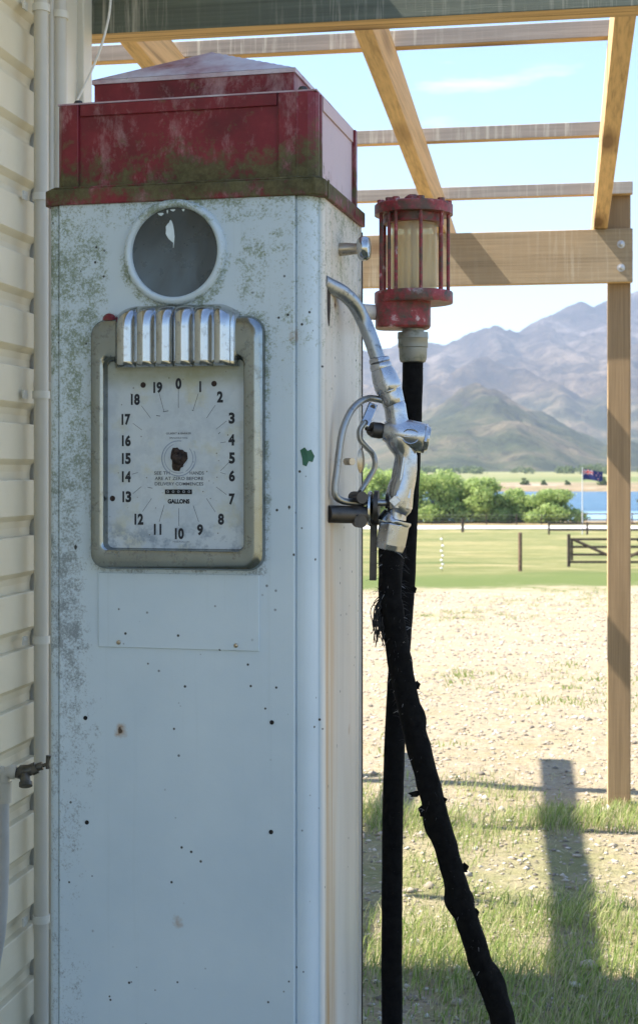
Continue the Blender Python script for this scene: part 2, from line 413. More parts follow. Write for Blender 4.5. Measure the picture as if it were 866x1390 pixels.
def make_mountains():
    px = np.concatenate([np.linspace(-2400, 380, 90), np.linspace(388, 960, 380), np.linspace(970, 3200, 90)])
    dd = np.concatenate([np.linspace(1650, 3400, 110), np.linspace(3418, 6300, 150), np.linspace(6450, 9000, 12)])
    TX = (px - 433) / FPX; X = TX[None, :] * dd[:, None]; Y = np.repeat(dd[:, None], len(px), 1)
    n1 = np.zeros_like(X); n2 = np.zeros_like(X); n3 = np.zeros_like(X); n4 = np.zeros_like(X)
    for j in range(len(dd)):
        for i in range(len(px)):
            x, y = X[j, i], Y[j, i]
            n1[j, i] = mn.noise((x / 420, y / 560, 1.3)); n2[j, i] = mn.noise((x / 420, y / 560, 9.1))
            n3[j, i] = mn.ridged_multi_fractal((x / 330, y / 420, 4.2), .9, 2.15, 6, 1.0, 2.0) / 2.4 - .5
            n4[j, i] = mn.fractal((x / 120, y / 120, .3), .9, 2.0, 4)
    XW = X + 95 * n1; YW = Y + 120 * n2
    H = np.full_like(X, -60.)
    for sl, pts_ in RIDGES:
        P = np.array([((p - 433) / FPX * d, d, (640 - q) / FPX * d) for p, q, d in pts_])
        skyl = pts_[0][0] == -2400
        XX, YY = (X, YW) if skyl else (XW, YW)
        for a, c_ in zip(P[:-1], P[1:]):
            d_ = c_ - a; L2 = d_[0] ** 2 + d_[1] ** 2
            t_ = np.clip(((XX - a[0]) * d_[0] + (YY - a[1]) * d_[1]) / L2, 0, 1)
            dist = np.hypot(XX - a[0] - t_ * d_[0], YY - a[1] - t_ * d_[1]); dr = 26.
            h = a[2] + t_ * d_[2] - sl * (np.sqrt(dist ** 2 + dr ** 2) - dr) * (1 - .22 * np.clip(dist / 900, 0, 1))
            k_ = 9.; m_ = np.maximum(H, h); H = m_ + k_ * np.log(np.exp((H - m_) / k_) + np.exp((h - m_) / k_))
    up = np.clip(H / 120, 0, 1)
    H += up * (58 * n3 + 20 * n4) * np.clip((5900 - Y) / 700 + .35, .22, 1)
    fade = np.clip((dd - 1650) / 250, 0, 1)[:, None]
    base = np.array([gz(0, d) for d in dd])[:, None] - EYE
    H = np.maximum(H * fade + (1 - fade) * -8, base - 1.5 + 9 * np.clip((dd[:, None] - 1700) / 900, 0, 1) * (1 + n1))
    V = np.stack([X, Y, H + EYE], -1).reshape(-1, 3)
    nx = len(px); a = np.arange(len(dd) - 1)[:, None] * nx + np.arange(nx - 1)[None, :]
    F = np.stack([a, a + 1, a + 1 + nx, a + nx], -1).reshape(-1, 4)
    o = raw_mesh('mountains', V, F.tolist(), M['mount'], True); tag(o, kind='structure')
make_mountains()

# ------------------------------------------------------------------ weatherboard house (local frame: X out of the side wall, Y away from the camera)
TH = R(9.8)
CX, CY = -.646, 3.94
house = empty('weatherboard_house', (CX, CY, 0), -TH)
tag(house, 'cream weatherboard house wall at the left edge, with pipes running up its corner', 'house')
M['cream'] = None
t = NT('cream_paint', .45, spec=.4)
n = t.noise(3, 6, .6); n2 = t.noise(60, 5, .7); z = t.sep()[2]
c = t.ramp(n, [(.3, (.70, .63, .46)), (.7, (.78, .71, .54))])
c = t.mix(t.ramp(n2, [(.66, 0), (.74, .35)]), c, (.28, .25, .18)); t.color(c); t.bump(t.noise(8, 4, .5, t.vec((9, .6, 9))), .15, .003); M['cream'] = t.m
M['trim'] = plain('cream_trim_paint', (.66, .64, .56), .4, scale=5, var=.06, bump=.05)
M['pvc'] = plain('painted_pipe', (.56, .53, .45), .35, scale=6, var=.07, bump=.03)
M['pvc_grey'] = plain('grey_plastic_pipe', (.50, .50, .49), .4, scale=10, var=.12)
M['roof'] = plain('dark_roof_iron', (.09, .14, .10), .45, scale=4)
PIT = .135; WALL_END = -.335
poly = []; z0 = .08
pts = []
k = 0
while z0 + k * PIT < 2.98:
    a = z0 + k * PIT
    pts += [(-.006, a), (-.006, a + .020), (-.002, a + .036), (.011, a + .0475), (.0135, a + .050), (.0135, a + PIT - .003), (.012, a + PIT - .0005)]
    k += 1
zt = z0 + k * PIT
b = MB(); b.prism([(-.10, z0)] + pts + [(-.10, zt)], 'y', -7.5, WALL_END)
wall = b.build('wall', M['cream'], house)
b = MB(); b.box(-.12, .022, WALL_END + .016, 0, 0, zt); b.box(-.0, .04, WALL_END + .27, .004, .02, zt - .02)
b.build('corner_board', M['trim'], house, bevel=.003)
b = MB(); b.prism([(-5.2, 0), (-5.2, zt), (-2.6, zt + .35), (-.121, zt), (-.121, 0)], 'y', -.1, -.002); b.build('gable_wall', M['cream'], house)
b = MB(); b.box(-5.2, -.101, -7.6, -7.5, 0, zt); b.box(-5.2, -5.1, -7.5, -.101, 0, zt); b.build('back_wall', M['cream'], house)
b = MB(); b.box(-5.2, .022, -7.5, 0, -.3, .079); b.build('foundation', plain('concrete', (.32, .31, .29), .9, scale=20), house)
b = MB(); b.prism([(.50, 3.02), (.50, 3.12), (-2.6, 3.56), (-5.7, 3.12), (-5.7, 3.02), (-2.6, 3.46)], 'y', -7.9, .03); b.build('roof', M['roof'], house)
b = MB(); b.box(-.02, .498, -7.9, .02, 3.003, 3.016); b.build('soffit', M['trim'], house)
def LX(px_, off):           # wall-frame Y of the photo column px_ at a stand-off from the wall
    t_ = (px_ - 433) / FPX
    s_, c_ = math.sin(TH), math.cos(TH)
    # world = C + off*(c,-s) + Y*(s,c);  x = t*y
    return (t_ * (CY - off * s_) - (CX + off * c_)) / (s_ - t_ * c_)
# pipes up the corner, each with saddles
def wallpipe(pxc, off, r, clips, cr_=.0055, lab=None):
    Y = LX(pxc, off)
    b = MB(); b.tube([(off, Y, .05), (off, Y, 2.999)], r, 20); p = b.build('pipe', M['pvc'], house, smooth=True)
    if lab: p['label'] = lab
    for yc in clips:
        d = CY + Y * math.cos(TH); zc = EYE + (640 - yc) * d / FPX
        c_ = MB(); c_.tube([(off, Y, zc - .009), (off, Y, zc + .009)], r + .0035, 20)
        c_.box(.022, .0265, Y - r - .022, Y - r + .004, zc - .010, zc + .010)
        c_.lathe([(.0, .003), (.003, .0025), (.0035, 0)], (.0265, Y - r - .015, zc), (1, 0, 0), 10)
        c_.build('pipe_clip', M['trim'], p, smooth=True)
wallpipe(56, .055, .0175, [12, 268, 536, 868, 1246])
wallpipe(69, .048, .0085, [524, 1254], lab='thin pipe between two thicker ones')
wallpipe(80, .062, .0200, [22, 560])

# ------------------------------------------------------------------ garden tap beside the pipes
tapd = 3.2
def TP(x, y, dz=0): return ((x - 433) * (tapd + dz) / FPX, tapd + dz, EYE + (640 - y) * (tapd + dz) / FPX)
tap = empty('garden_tap', (TP(6, 0)[0], tapd, 0)); tag(tap, 'old brass garden tap on a grey plastic standpipe beside the cream wall', 'tap')
b = MB(); b.tube(catmull([TP(-12, 1400, .02), TP(-7, 1320, .02), TP(2, 1260), TP(6, 1180), TP(6, 1120), TP(6, 1080)]), .0105, 16); b.tube([(TP(-14, 1400)[0], tapd + .02, TP(0, 1400)[2]), (TP(-14, 1400)[0], tapd + .02, -.02)], .0105, 16)
b.build('standpipe', M['pvc_grey'], tap, True, True)
b = MB(); b.tube([TP(6, 1090), TP(6, 1062)], .016, 18); b.tube(catmull([TP(6, 1066), TP(6, 1053), TP(12, 1048), TP(18, 1048)]), .013, 16); b.tube([TP(14, 1048), TP(22, 1049)], .0155, 18); b.tube([TP(-14, 1048), TP(6, 1048)], .0125, 16)
b.build('elbow', M['pvc'], tap, True, True)
M['brass'] = plain('tarnished_brass', (.13, .12, .10), .45, .75, var=.4, scale=60, bump=.2)
b = MB(); b.tube([TP(20, 1050), TP(26, 1050), TP(30, 1048), TP(40, 1046), TP(44, 1044)], [.010, .013, .015, .013, .012], 16); b.tube([TP(42, 1046), TP(50, 1042)], .013, 6); b.tube([TP(50, 1042), TP(58, 1040)], .009, 12)
b.tube(catmull([TP(33, 1050), TP(34, 1057, -.015), TP(35, 1064, -.025)]), [.011] * 12 + [.012], 16) ; b.lathe([(.010, -.004), (.0145, -.004), (.0145, .004), (.010, .004)], TP(35, 1065, -.027), (0.1, -.5, -.8), 18)
b.build('valve_body', M['brass'], tap, True, True)
b = MB(); b.tube([TP(57, 1040), TP(64, 1038)], .004, 10); b.tube([TP(65, 1044), TP(64.5, 1038), TP(65, 1032), TP(66, 1026)], [.005, .0038, .0045, .006], 10)
b.build('tap_handle', M['brass'], tap, True, True)

# ------------------------------------------------------------------ pergola (same frame as the house)
perg = empty('timber_pergola', (CX, CY, 0), -TH); tag(perg, 'new pine timber pergola frame with one square post, beside the old fuel pump', 'pergola')
def PF(px_, py_, Yl):      # photo pixel on the local plane Y = Yl -> local X, Z
    t_ = (px_ - 433) / FPX; s_, c_ = math.sin(TH), math.cos(TH)
    dy_ = (Yl + CX * s_ * -1 + 0) 
    # ray (t,1)*d ; local y = (t*d-CX)*s + (d-CY)*c = Yl
    d = (Yl + CX * s_ + CY * c_) / (t_ * s_ + c_)
    return ((t_ * d - CX) * c_ - (d - CY) * s_, EYE + (640 - py_) * d / FPX)
woodFX = wood('sawn_beam_grey', 'X', (.56, .37, .17), (.13, .145, .115))
woodX = wood('pine_beam', 'X', (.56, .37, .17), (.36, .275, .175))
woodPX = wood('purlin_pine', 'X', (.56, .37, .17), (.33, .29, .25))
woodY = wood('pine_rafter', 'Y', (.60, .40, .19), (.45, .3, .15))
woodZ = wood('pine_post', 'Z', (.62, .44, .25), (.32, .22, .125), knot=False)
b = MB(); b.box(.006, 2.25, .012, .056, 2.622, 2.862); b.box(.006, 2.25, .0575, .101, 2.6225, 2.862)
b.build('beam', woodFX, perg, bevel=.003)
b = MB(); b.box(-1.75, 1.557, 2.66, 2.704, 2.262, 2.492)
b.build('beam', woodX, perg, bevel=.003)
for xx, y0 in ((1.452, 2.706), (-1.7, 2.706)):
    b = MB(); b.box(xx, xx + .098, y0, y0 + .098, -.05, 2.686); p = b.build('post', woodZ, perg, bevel=.004)
b = MB(); b.box(2.06, 2.158, .103, .201, -.05, 2.86); b.build('post', woodZ, perg, bevel=.004)
SL = .079
for lx, sk, hw_ in ((1.422, -.010, .029), (.730, 0, .027), (.05, 0, .025), (-.695, .026, .028), (-1.40, .026, .028)):
    y0, y1 = (.104 if lx > 0 else .012), 3.38
    zb = lambda y: 2.494 + SL * (2.66 - y)
    b = MB(); v = []
    for y in (y0, y1):
        for (xx, zz) in ((lx - hw_, 0), (lx + hw_, 0), (lx + hw_, .145), (lx - hw_, .145)): v.append((xx + sk * (y - 2.66), y, zb(y) + zz))
    b.add(v, [(0, 3, 2, 1), (4, 5, 6, 7), (0, 1, 5, 4), (1, 2, 6, 5), (2, 3, 7, 6), (3, 0, 4, 7)])
    b.build('rafter', woodY, perg, bevel=.003)
for ly, x1 in ((.825, 1.437), (1.82, 1.437), (2.655, 1.557)):
    zz = 2.494 + SL * (2.66 - ly) + .146
    b = MB(); b.box(-1.36, x1, ly, ly + .045, zz, zz + .052); b.build('purlin', woodPX, perg, bevel=.002)
M['galv'] = plain('galvanised_steel', (.5, .5, .5), .4, .9, scale=80)
for py_ in (331, 363):
    X_, Z_ = PF(843, py_, 2.66)
    b = MB(); b.lathe([(.017, 0), (.017, .002), (.0105, .0022), (.0105, .009), (.006, .011), (0, .0115)], (X_, 2.66, Z_), (0, -1, 0), 16); b.build('bolt', M['galv'], perg, smooth=True)
# cable from the beam to the corner of the house
cd = 3.86
b = MB(); b.tube(catmull([(( x - 433) * cd / FPX, cd, EYE + (640 - y) * cd / FPX) for x, y in ((152, -60), (150, 0), (146, 30), (136, 66), (122, 100), (107, 131), (97, 150))]), .0033, 8)
o = b.build('white_cable', plain('white_cable_sheath', (.72, .72, .70), .4, bump=0), smooth=True, origin=((107 - 433) * cd / FPX, cd, 2.43)); tag(o, 'thin white cable hanging in a curve from the top beam behind the red pump top', 'cable')
# ------------------------------------------------------------------ materials of the pump
def mat_white():
    t = NT('chalky_white_paint', .42, spec=.45)
    x, y, z = t.sep()
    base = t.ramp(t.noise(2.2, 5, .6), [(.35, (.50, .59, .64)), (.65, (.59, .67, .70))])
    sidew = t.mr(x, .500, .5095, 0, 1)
    base = t.mix(sidew, base, t.ramp(t.noise(1, 5, .6, t.vec((6, 6, .8))), [(.35, (.64, .59, .51)), (.65, (.80, .76, .68))]))  # side panel painted lighter and warmer, the ground's bounce light put into its colour
    # rust-coloured run down the front edge of the side panel
    run = t.math('MULTIPLY', t.mr(y, .030, .042, 0, 1), t.mr(y, .085, .15, 1, 0))
    run = t.math('MULTIPLY', t.math('MULTIPLY', run, sidew), t.mr(z, 1.1, 1.7, 1, .25))
    rn = t.ramp(t.noise(1, 6, .65, t.vec((60, 60, 1.5))), [(.35, .1), (.65, 1)])
    base = t.mix(t.math('MULTIPLY', t.math('MULTIPLY', run, rn), .95), base, (.55, .30, .09))
    # lichen and mould, thick at the top and down the left edge
    m1 = t.noise(42, 9, .78); m2 = t.noise(7.5, 6, .65, None, .6); m3 = t.noise(210, 4, .8)
    hi = t.mr(z, 1.25, 1.85, 0, 1)
    lf = t.math('MAXIMUM', t.mr(x, .02, .14, 1, 0), t.mr(x, .30, .47, 0, .6))
    edge = t.math('MULTIPLY', t.mr(x, .05, .11, 1, 0), t.mr(z, .5, 1.1, .5, .8))
    reg = t.math('MAXIMUM', t.math('MULTIPLY', hi, lf), edge)
    reg = t.math('MAXIMUM', reg, t.math('MULTIPLY', t.mr(z, 1.86, 1.925, 0, 1), .8))
    def blob(cx_, cz_, rx, rz, amt):
        a_ = t.math('DIVIDE', t.math('SUBTRACT', x, cx_), rx); c_ = t.math('DIVIDE', t.math('SUBTRACT', z, cz_), rz)
        r_ = t.math('SQRT', t.math('ADD', t.math('MULTIPLY', a_, a_), t.math('MULTIPLY', c_, c_)))
        return t.mr(r_, .45, 1.15, amt, 0)
    HX_, HZ_ = .2451, 1.8414
    a_ = t.math('SUBTRACT', x, HX_); c_ = t.math('SUBTRACT', z, HZ_ - .006); rad = t.math('SQRT', t.math('ADD', t.math('MULTIPLY', a_, a_), t.math('MULTIPLY', c_, c_)))
    halo = t.math('MULTIPLY', t.math('MULTIPLY', t.mr(rad, .078, .092, 0, 1), t.mr(rad, .098, .118, 1, 0)), t.mr(z, 1.80, 1.90, .95, .25))
    bzx = t.math('SUBTRACT', t.math('ABSOLUTE', t.math('SUBTRACT', x, .2503)), .1613); bzz = t.math('SUBTRACT', t.math('ABSOLUTE', t.math('SUBTRACT', z, 1.4995)), .2248)
    bd = t.math('MAXIMUM', bzx, bzz); brim = t.mr(bd, .002, .020, .85, 0)
    for bb in (blob(.075, 1.80, .055, .20, 1.0), blob(.385, 1.80, .045, .10, .8), blob(.055, 1.50, .05, .20, .85), blob(.075, .95, .04, .16, .55), blob(.33, 1.91, .2, .03, .75)):
        reg = t.math('MAXIMUM', reg, bb)
    front = t.mr(y, .02, .03, 1, 0)
    reg = t.math('MAXIMUM', reg, t.math('MULTIPLY', front, t.math('MAXIMUM', halo, brim)))
    reg = t.math('MAXIMUM', reg, t.math('MULTIPLY', t.math('MULTIPLY', sidew, t.mr(z, 1.45, 1.93, .1, .8)), t.ramp(t.noise(1, 4, .6, t.vec((30, 30, 2))), [(.5, 0), (.65, 1)])))
    cover = t.math('ADD', t.math('MULTIPLY', reg, .36), t.math('MULTIPLY', t.math('SUBTRACT', m2, .5), .55))
    cov = t.math('ADD', cover, t.math('MULTIPLY', t.math('SUBTRACT', m1, .5), 1.0))
    cov = t.math('ADD', cov, t.math('MULTIPLY', t.math('SUBTRACT', m3, .5), .9))
    mk = t.math('MULTIPLY', t.ramp(cov, [(.24, 0), (.42, 1)]), t.math('GREATER_THAN', reg, .12))
    mcol = t.mix(t.mr(z, 1.2, 1.6), t.ramp(m3, [(.35, (.08, .09, .09)), (.65, (.24, .26, .26))]), t.ramp(m3, [(.35, (.055, .08, .03)), (.65, (.22, .26, .12))]))
    base = t.mix(t.math('MULTIPLY', mk, .78), base, mcol)
    # black fly specks and pin-holes
    vd = t.voro(38); spn = t.noise(5, 3)
    sp = t.math('MULTIPLY', t.ramp(vd, [(.07, 1), (.11, 0)]), t.ramp(spn, [(.5, 0), (.55, 1)]))
    vd2 = t.voro(13, t.vec((1, 1, .6))); sp2 = t.ramp(t.math('ADD', vd2, t.math('MULTIPLY', t.noise(90, 3), .10)), [(.070, 1), (.085, 0)])
    vd3 = t.math('ADD', t.voro(6.5, t.vec((1, 1, .8), rot=(.3, .2, .4))), t.math('MULTIPLY', t.noise(70, 5, .7), .14)); halo3 = t.ramp(vd3, [(.10, .75), (.155, 0)]); base = t.mix(halo3, base, (.36, .22, .11)); base = t.mix(t.ramp(vd3, [(.088, 1), (.10, 0)]), base, (.06, .035, .02))
    scr = t.noise(1, 4, .8, t.vec((5, 5, 240), rot=(0, .5, 0))); base = t.mix(t.math('MULTIPLY', t.ramp(scr, [(.70, 0), (.74, .35)]), t.ramp(t.noise(4, 3), [(.5, 0), (.6, 1)])), base, (.30, .34, .36))
    base = t.mix(t.math('MAXIMUM', sp, sp2), base, (.035, .035, .03))
    # thin vertical streaks of washed-down dirt
    st = t.noise(1, 5, .7, t.vec((70, 70, 1.3)))
    base = t.mix(t.math('MULTIPLY', t.ramp(st, [(.58, 0), (.75, .2)]), t.mr(z, .9, 1.8, .35, 1)), base, (.20, .23, .16))
    t.color(base); t.rough(t.mix(mk, .38, .85))
    t.bump(t.noise(3.5, 3, .5), .12, .02); t.bump(cov, .12, .002)
    return t.m
def mat_red(name, faded=0.):
    t = NT(name, .5, spec=.4)
    x, y, z = t.sep()
    n = t.noise(9, 7, .65); n2 = t.noise(45, 6, .72); n3 = t.noise(3, 4, .6)
    c = t.ramp(n, [(.3, (.10, .010, .015)), (.55, (.19, .015, .024)), (.75, (.27, .04, .05))])
    chalk = t.ramp(t.noise(1, 8, .78, t.vec((15, 15, 8)), .25), [(.5 - faded * .35, 0), (.72 - faded * .35, .55 + .35 * faded)])
    c = t.mix(chalk, c, (.60, .44, .43))
    low = t.mr(z, 1.955, 2.10, 1, .0); ed = t.mr(z, 1.93, 1.965, 1, 0)
    mos = t.math('ADD', t.math('ADD', t.math('MULTIPLY', low, .27), t.math('MULTIPLY', ed, -.12)), t.math('ADD', t.math('MULTIPLY', t.math('SUBTRACT', n2, .5), .8), t.math('MULTIPLY', t.math('SUBTRACT', n3, .5), .9)))
    mk = t.ramp(mos, [(.10 + .25 * faded, 0), (.26 + .25 * faded, .9)])
    c = t.mix(mk, c, t.ramp(n2, [(.35, (.035, .042, .015)), (.65, (.12, .12, .05))]))
    t.color(c); t.rough(t.mix(mk, .42, .9)); t.bump(n2, .25, .002); t.bump(t.noise(14, 3), .2, .004)
    return t.m
M['white'] = mat_white(); M['red'] = mat_red('weathered_red_paint'); M['redfade'] = mat_red('faded_red_paint', .8)
t = NT('roof_red_paint', .45); n = t.noise(7, 7, .68)
t.color(t.mix(t.ramp(t.noise(40, 6, .7), [(.6, 0), (.7, .6)]), t.ramp(n, [(.32, (.24, .06, .07)), (.45, (.42, .28, .31)), (.62, (.58, .52, .55))]), (.07, .06, .04))); t.bump(n, .2, .003); M['redroof'] = t.m  # pale mauve mottle over the red paints the sky's sheen on the slopes
t = NT('lantern_red_paint', .5); n = t.noise(38, 7, .7); n2 = t.noise(90, 5, .7); z = t.sep()[2]
c = t.ramp(n, [(.36, (.06, .045, .03)), (.46, (.23, .02, .025)), (.58, (.33, .045, .05)), (.66, (.60, .42, .42))])
c = t.mix(t.ramp(t.noise(16, 6, .7), [(.46, 0), (.62, .85)]), c, (.06, .055, .03)); c = t.mix(t.ramp(n2, [(.54, 0), (.64, .7)]), c, (.09, .085, .05)); t.color(c); t.bump(n, .6, .003); M['lred'] = t.m
def metalmat(name, c, rough, var=.3, dirt=(.06, .055, .045), amt=.5, scale=40, bp=.08):
    t = NT(name, rough, 1.0); n = t.noise(scale, 7, .68); n2 = t.noise(scale * .2, 4, .6)
    d = t.math('MULTIPLY', t.ramp(n, [(.54, 0), (.66, 1)]), amt)
    t.color(t.mix(d, t.ramp(n2, [(.3, tuple(x * (1 - var) for x in c)), (.7, c)]), dirt)); t.metal(t.mix(d, 1, .2)); t.rough(t.mix(t.ramp(n2, [(.35, 0), (.65, 1)]), rough * .75, min(1, rough * 1.35)))
    t.bump(n, bp, .001); return t.m
M['bezel'] = metalmat('tarnished_chrome', (.29, .315, .315), .15, .2, (.13, .12, .08), .4, 60)
M['chrome'] = metalmat('chrome', (.50, .51, .51), .15, .15, (.12, .11, .09), .35, 60)
M['nozmetal'] = metalmat('cast_alloy', (.50, .51, .53), .24, .25, (.10, .09, .08), .28, 70, .0)
M['spoutmetal'] = metalmat('spout_steel', (.40, .43, .46), .35, .3, (.05, .055, .06), .7, 70)
M['guard'] = metalmat('guard_alloy', (.42, .43, .42), .42, .3, (.08, .07, .05), .5, 60)
M['iron'] = metalmat('dark_iron', (.12, .11, .10), .5, .4, (.03, .025, .02), .8, 50)
M['brassy'] = metalmat('worn_nickel', (.55, .47, .36), .3, .3, (.12, .08, .05), .5, 50)
t = NT('black_rubber', .9, spec=.12); n = t.noise(60, 6, .7)
t.color(t.mix(t.ramp(t.noise(170, 4, .75), [(.66, 0), (.76, .5)]), t.ramp(n, [(.35, (.003, .003, .003)), (.65, (.009, .0085, .008))]), (.05, .05, .05))); t.bump(n, .7, .004); t.bump(t.noise(230, 4, .7), .4, .001); M['rubber'] = t.m
M['thread'] = plain('frayed_thread', (.03, .028, .027), .9, bump=0)
M['threadpale'] = plain('pale_fibre', (.30, .29, .28), .9, bump=0)
M['ink'] = plain('black_print', (.012, .014, .02), .6, var=.3, scale=200, bump=0)
M['fineink'] = plain('worn_black_print', (.06, .07, .085), .6, var=.5, scale=300, bump=0)
M['black'] = plain('black_hole', (.012, .011, .010), .9, bump=0)
M['rust'] = plain('rusty_black_iron', (.035, .022, .016), .85, var=.7, scale=120, bump=.6)
t = NT('dial_enamel', .4); x, y, z = t.sep(); n = t.noise(16, 6, .65); n2 = t.noise(40, 7, .72); n3 = t.noise(7, 4)
c = t.ramp(n3, [(.3, (.47, .53, .57)), (.7, (.57, .61, .61))])
c = t.mix(t.ramp(n, [(.54, 0), (.68, .5)]), c, (.50, .47, .27))
lowm = t.mr(z, 1.33, 1.38, 1, 0)
c = t.mix(t.math('MULTIPLY', t.ramp(n2, [(.47, 0), (.6, .8)]), t.math('MAXIMUM', lowm, .22)), c, (.22, .27, .33))
c = t.mix(t.math('MULTIPLY', t.mr(z, 1.59, 1.625), t.ramp(n, [(.3, .4), (.6, .85)])), c, (.30, .30, .18))
c = t.mix(t.ramp(t.voro(55), [(.05, .8), (.09, 0)]), c, (.10, .08, .05)); t.color(c); t.bump(n2, .1, .001); M['dial'] = t.m
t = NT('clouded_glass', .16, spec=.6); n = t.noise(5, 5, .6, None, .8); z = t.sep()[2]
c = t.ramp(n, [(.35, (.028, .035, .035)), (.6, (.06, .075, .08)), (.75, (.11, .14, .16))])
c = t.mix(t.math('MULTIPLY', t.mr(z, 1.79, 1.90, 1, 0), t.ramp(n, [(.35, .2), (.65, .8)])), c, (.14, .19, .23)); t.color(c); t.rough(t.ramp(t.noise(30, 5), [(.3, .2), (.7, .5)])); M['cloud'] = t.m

# ------------------------------------------------------------------ fuel pump (local frame: X along the front, Y away from the camera, Z up)
TP_ = math.atan2(467, 2000)
P0 = (-.4936, 2.690)
PW, PD = .510, .350
pump = empty('fuel_pump', (P0[0], P0[1], 0), -TP_)
tag(pump, 'old white fuel pump with red top and square chrome-framed gallons dial, beside the house wall', 'fuel pump')
PM = wm(pump); PMI = PM.inverted()
def F_(px_, py_, off=0.):   # photo pixel -> (X, Z) on the pump-frame plane Y = off
    o = PMI @ Vector((0, 0, EYE)); d = PMI.to_3x3() @ Vector(((px_ - 433) / FPX, 1, (640 - py_) / FPX))
    k = (off - o.y) / d.y; p = o + d * k; return (p.x, p.z)
def S_(px_, py_, off=0.):   # -> (Y, Z) on the side plane X = PW + off
    o = PMI @ Vector((0, 0, EYE)); d = PMI.to_3x3() @ Vector(((px_ - 433) / FPX, 1, (640 - py_) / FPX))
    k = (PW + off - o.x) / d.x; p = o + d * k; return (p.y, p.z)
def Wd(px_, py_, d):        # photo pixel at world depth d
    return ((px_ - 433) * d / FPX, d, EYE + (640 - py_) * d / FPX)

ZL = 1.934
arc = lambda cx, cy, r, a0, a1, n=7: [(cx + r * math.cos(R(a0 + (a1 - a0) * i / n)), cy + r * math.sin(R(a0 + (a1 - a0) * i / n))) for i in range(n + 1)]
prof = [(.004, PD), (0, PD - .004), (0, .016)] + arc(.014, .014, .014, 180, 268) + [(.0195, 0), (.0200, .0035), (.0220, .0035), (.0228, -.0045), (.0245, -.0055)]
prof += [(.4625, -.0055), (.4642, -.0045), (.4648, .0035), (.4672, .0035), (.4680, 0)]
prof += [(.474, 0)] + arc(.474, .026, .026, -90, -14, 8) + [(.5003, .021), (.5003, .0245), (.5035, .0245)] + arc(.5035, .0315, .0065, -70, -5, 4) + [(PW, .034), (PW, .300), (PW - .002, .302), (PW - .002, .305), (PW, .307), (PW, PD - .016), (PW - .005, PD - .015), (PW - .005, PD - .010), (PW + .0015, PD - .009), (PW + .0015, PD)]
b = MB(); b.prism(prof, 'z', .12, ZL + .012)
body = b.build('cabinet', M['white'], pump, smooth=True, sharp=28)
b = MB(); b.prism([(-.03, -.03), (PW + .03, -.03), (PW + .03, PD + .03), (-.03, PD + .03)], 'z', -.03, .119); b.build('plinth', plain('pump_plinth', (.30, .29, .27), .9, scale=14, var=.25), pump, bevel=.008)
b = MB(); b.box(PW - .006, PW + .0035, PD + .0005, PD + .004, .14, ZL - .01); b.build('back_seam', M['iron'], pump)
# pin holes of the lost screws
for (hx, hy) in ((116, 975), (118, 1117), (369, 981), (368, 1130), (361, 1012 + 700)):
    if hy > 1400: continue
    X_, Z_ = F_(hx, hy, -.0055)
    b = MB(); b.lathe([(.0040, 0), (.0038, .0012), (.0024, .0010), (0, .0002)], (X_, -.0054, Z_), (0, -1, 0), 14); b.build('screw_hole', M['black'], body)
# green chip on the corner strip
pt = [(407, 611), (413, 607), (417, 612), (422, 610), (427, 619), (424, 627), (419, 626), (416, 633), (411, 631), (410, 622)]
def corner_surf(px_):       # where the column px_ meets the rounded corner
    best = None
    for i in range(len(prof) - 1):
        (ax, ay), (bx_, by_) = prof[i], prof[i + 1]
        if ax < .46 or ay > .1: continue
        for s_ in np.linspace(0, 1, 5):
            X_, Y_ = ax + (bx_ - ax) * s_, ay + (by_ - ay) * s_
            w = PM @ Vector((X_, Y_, 1.4)); q = 433 + FPX * w.x / w.y
            if best is None or abs(q - px_) < best[0]: best = (abs(q - px_), X_, Y_, w.y)
    return best[1:]
b = MB(); vv = []
for (x_, y_) in pt:
    X_, Y_, dp = corner_surf(x_); vv.append((X_ + .0006, Y_ - .0009, EYE + (640 - y_) * dp / FPX))
cX, cY, cd_ = corner_surf(417); vv.append((cX + .0006, cY - .0012, EYE + (640 - 620) * cd_ / FPX)); nv = len(vv) - 1
b.add(vv, [(i, (i + 1) % nv, nv) for i in range(nv)]); b.build('paint_chip', plain('old_green_paint', (.015, .10, .05), .5), body)

# access panel below the dial
X0, Z1 = F_(134, 777, -.006); X1, _ = F_(352, 777, -.006); _, Z0 = F_(240, 881, -.006)
b = MB(); b.box(X0, X1, -.0085, -.0050, Z0, Z1); pn = b.build('access_panel', M['white'], pump, bevel=.0008, seg=1)
for s_ in (.13, .86):
    b = MB(); b.lathe([(.0042, 0), (.0036, .0016), (.0018, .0024), (0, .0024)], (X0 + (X1 - X0) * s_, -.0085, Z0 + .009), (0, -1, 0), 14); b.build('screw', M['brassy'], pn, smooth=True)

# porthole
hc = F_(236.5, 341.5, -.012); rr_ = .0945
hX, hZ = hc
b = MB(); b.lathe([(.0800, -.004), (.0800, .004), (.0812, .0085), (.0845, .0115), (.0885, .0115), (.0920, .0085), (.0945, .0030), (.0950, -.004)], (hX, -.0075, hZ), (0, -1, 0), 64)
ring = b.build('porthole', M['white'], pump, smooth=True, sharp=60)
b = MB(); b.lathe([(.0803, 0), (0.04, .0002), (0, .0003)], (hX, -.0083, hZ), (0, -1, 0), 48); b.build('glass_pane', M['cloud'], ring, smooth=True)
k = .00135
chip = [(415, 160), (425, 175), (432, 200), (440, 240), (445, 290), (442, 330), (437, 380), (433, 380), (434, 340), (420, 330), (400, 312), (388, 295), (375, 270), (378, 240), (375, 215), (388, 195), (402, 180), (408, 165)]
b = MB(); vv = [(F_(160 + a / 5.77, 270 + c / 5.77, -.0088)[0], -.0090, F_(160 + a / 5.77, 270 + c / 5.77, -.0088)[1]) for a, c in chip]
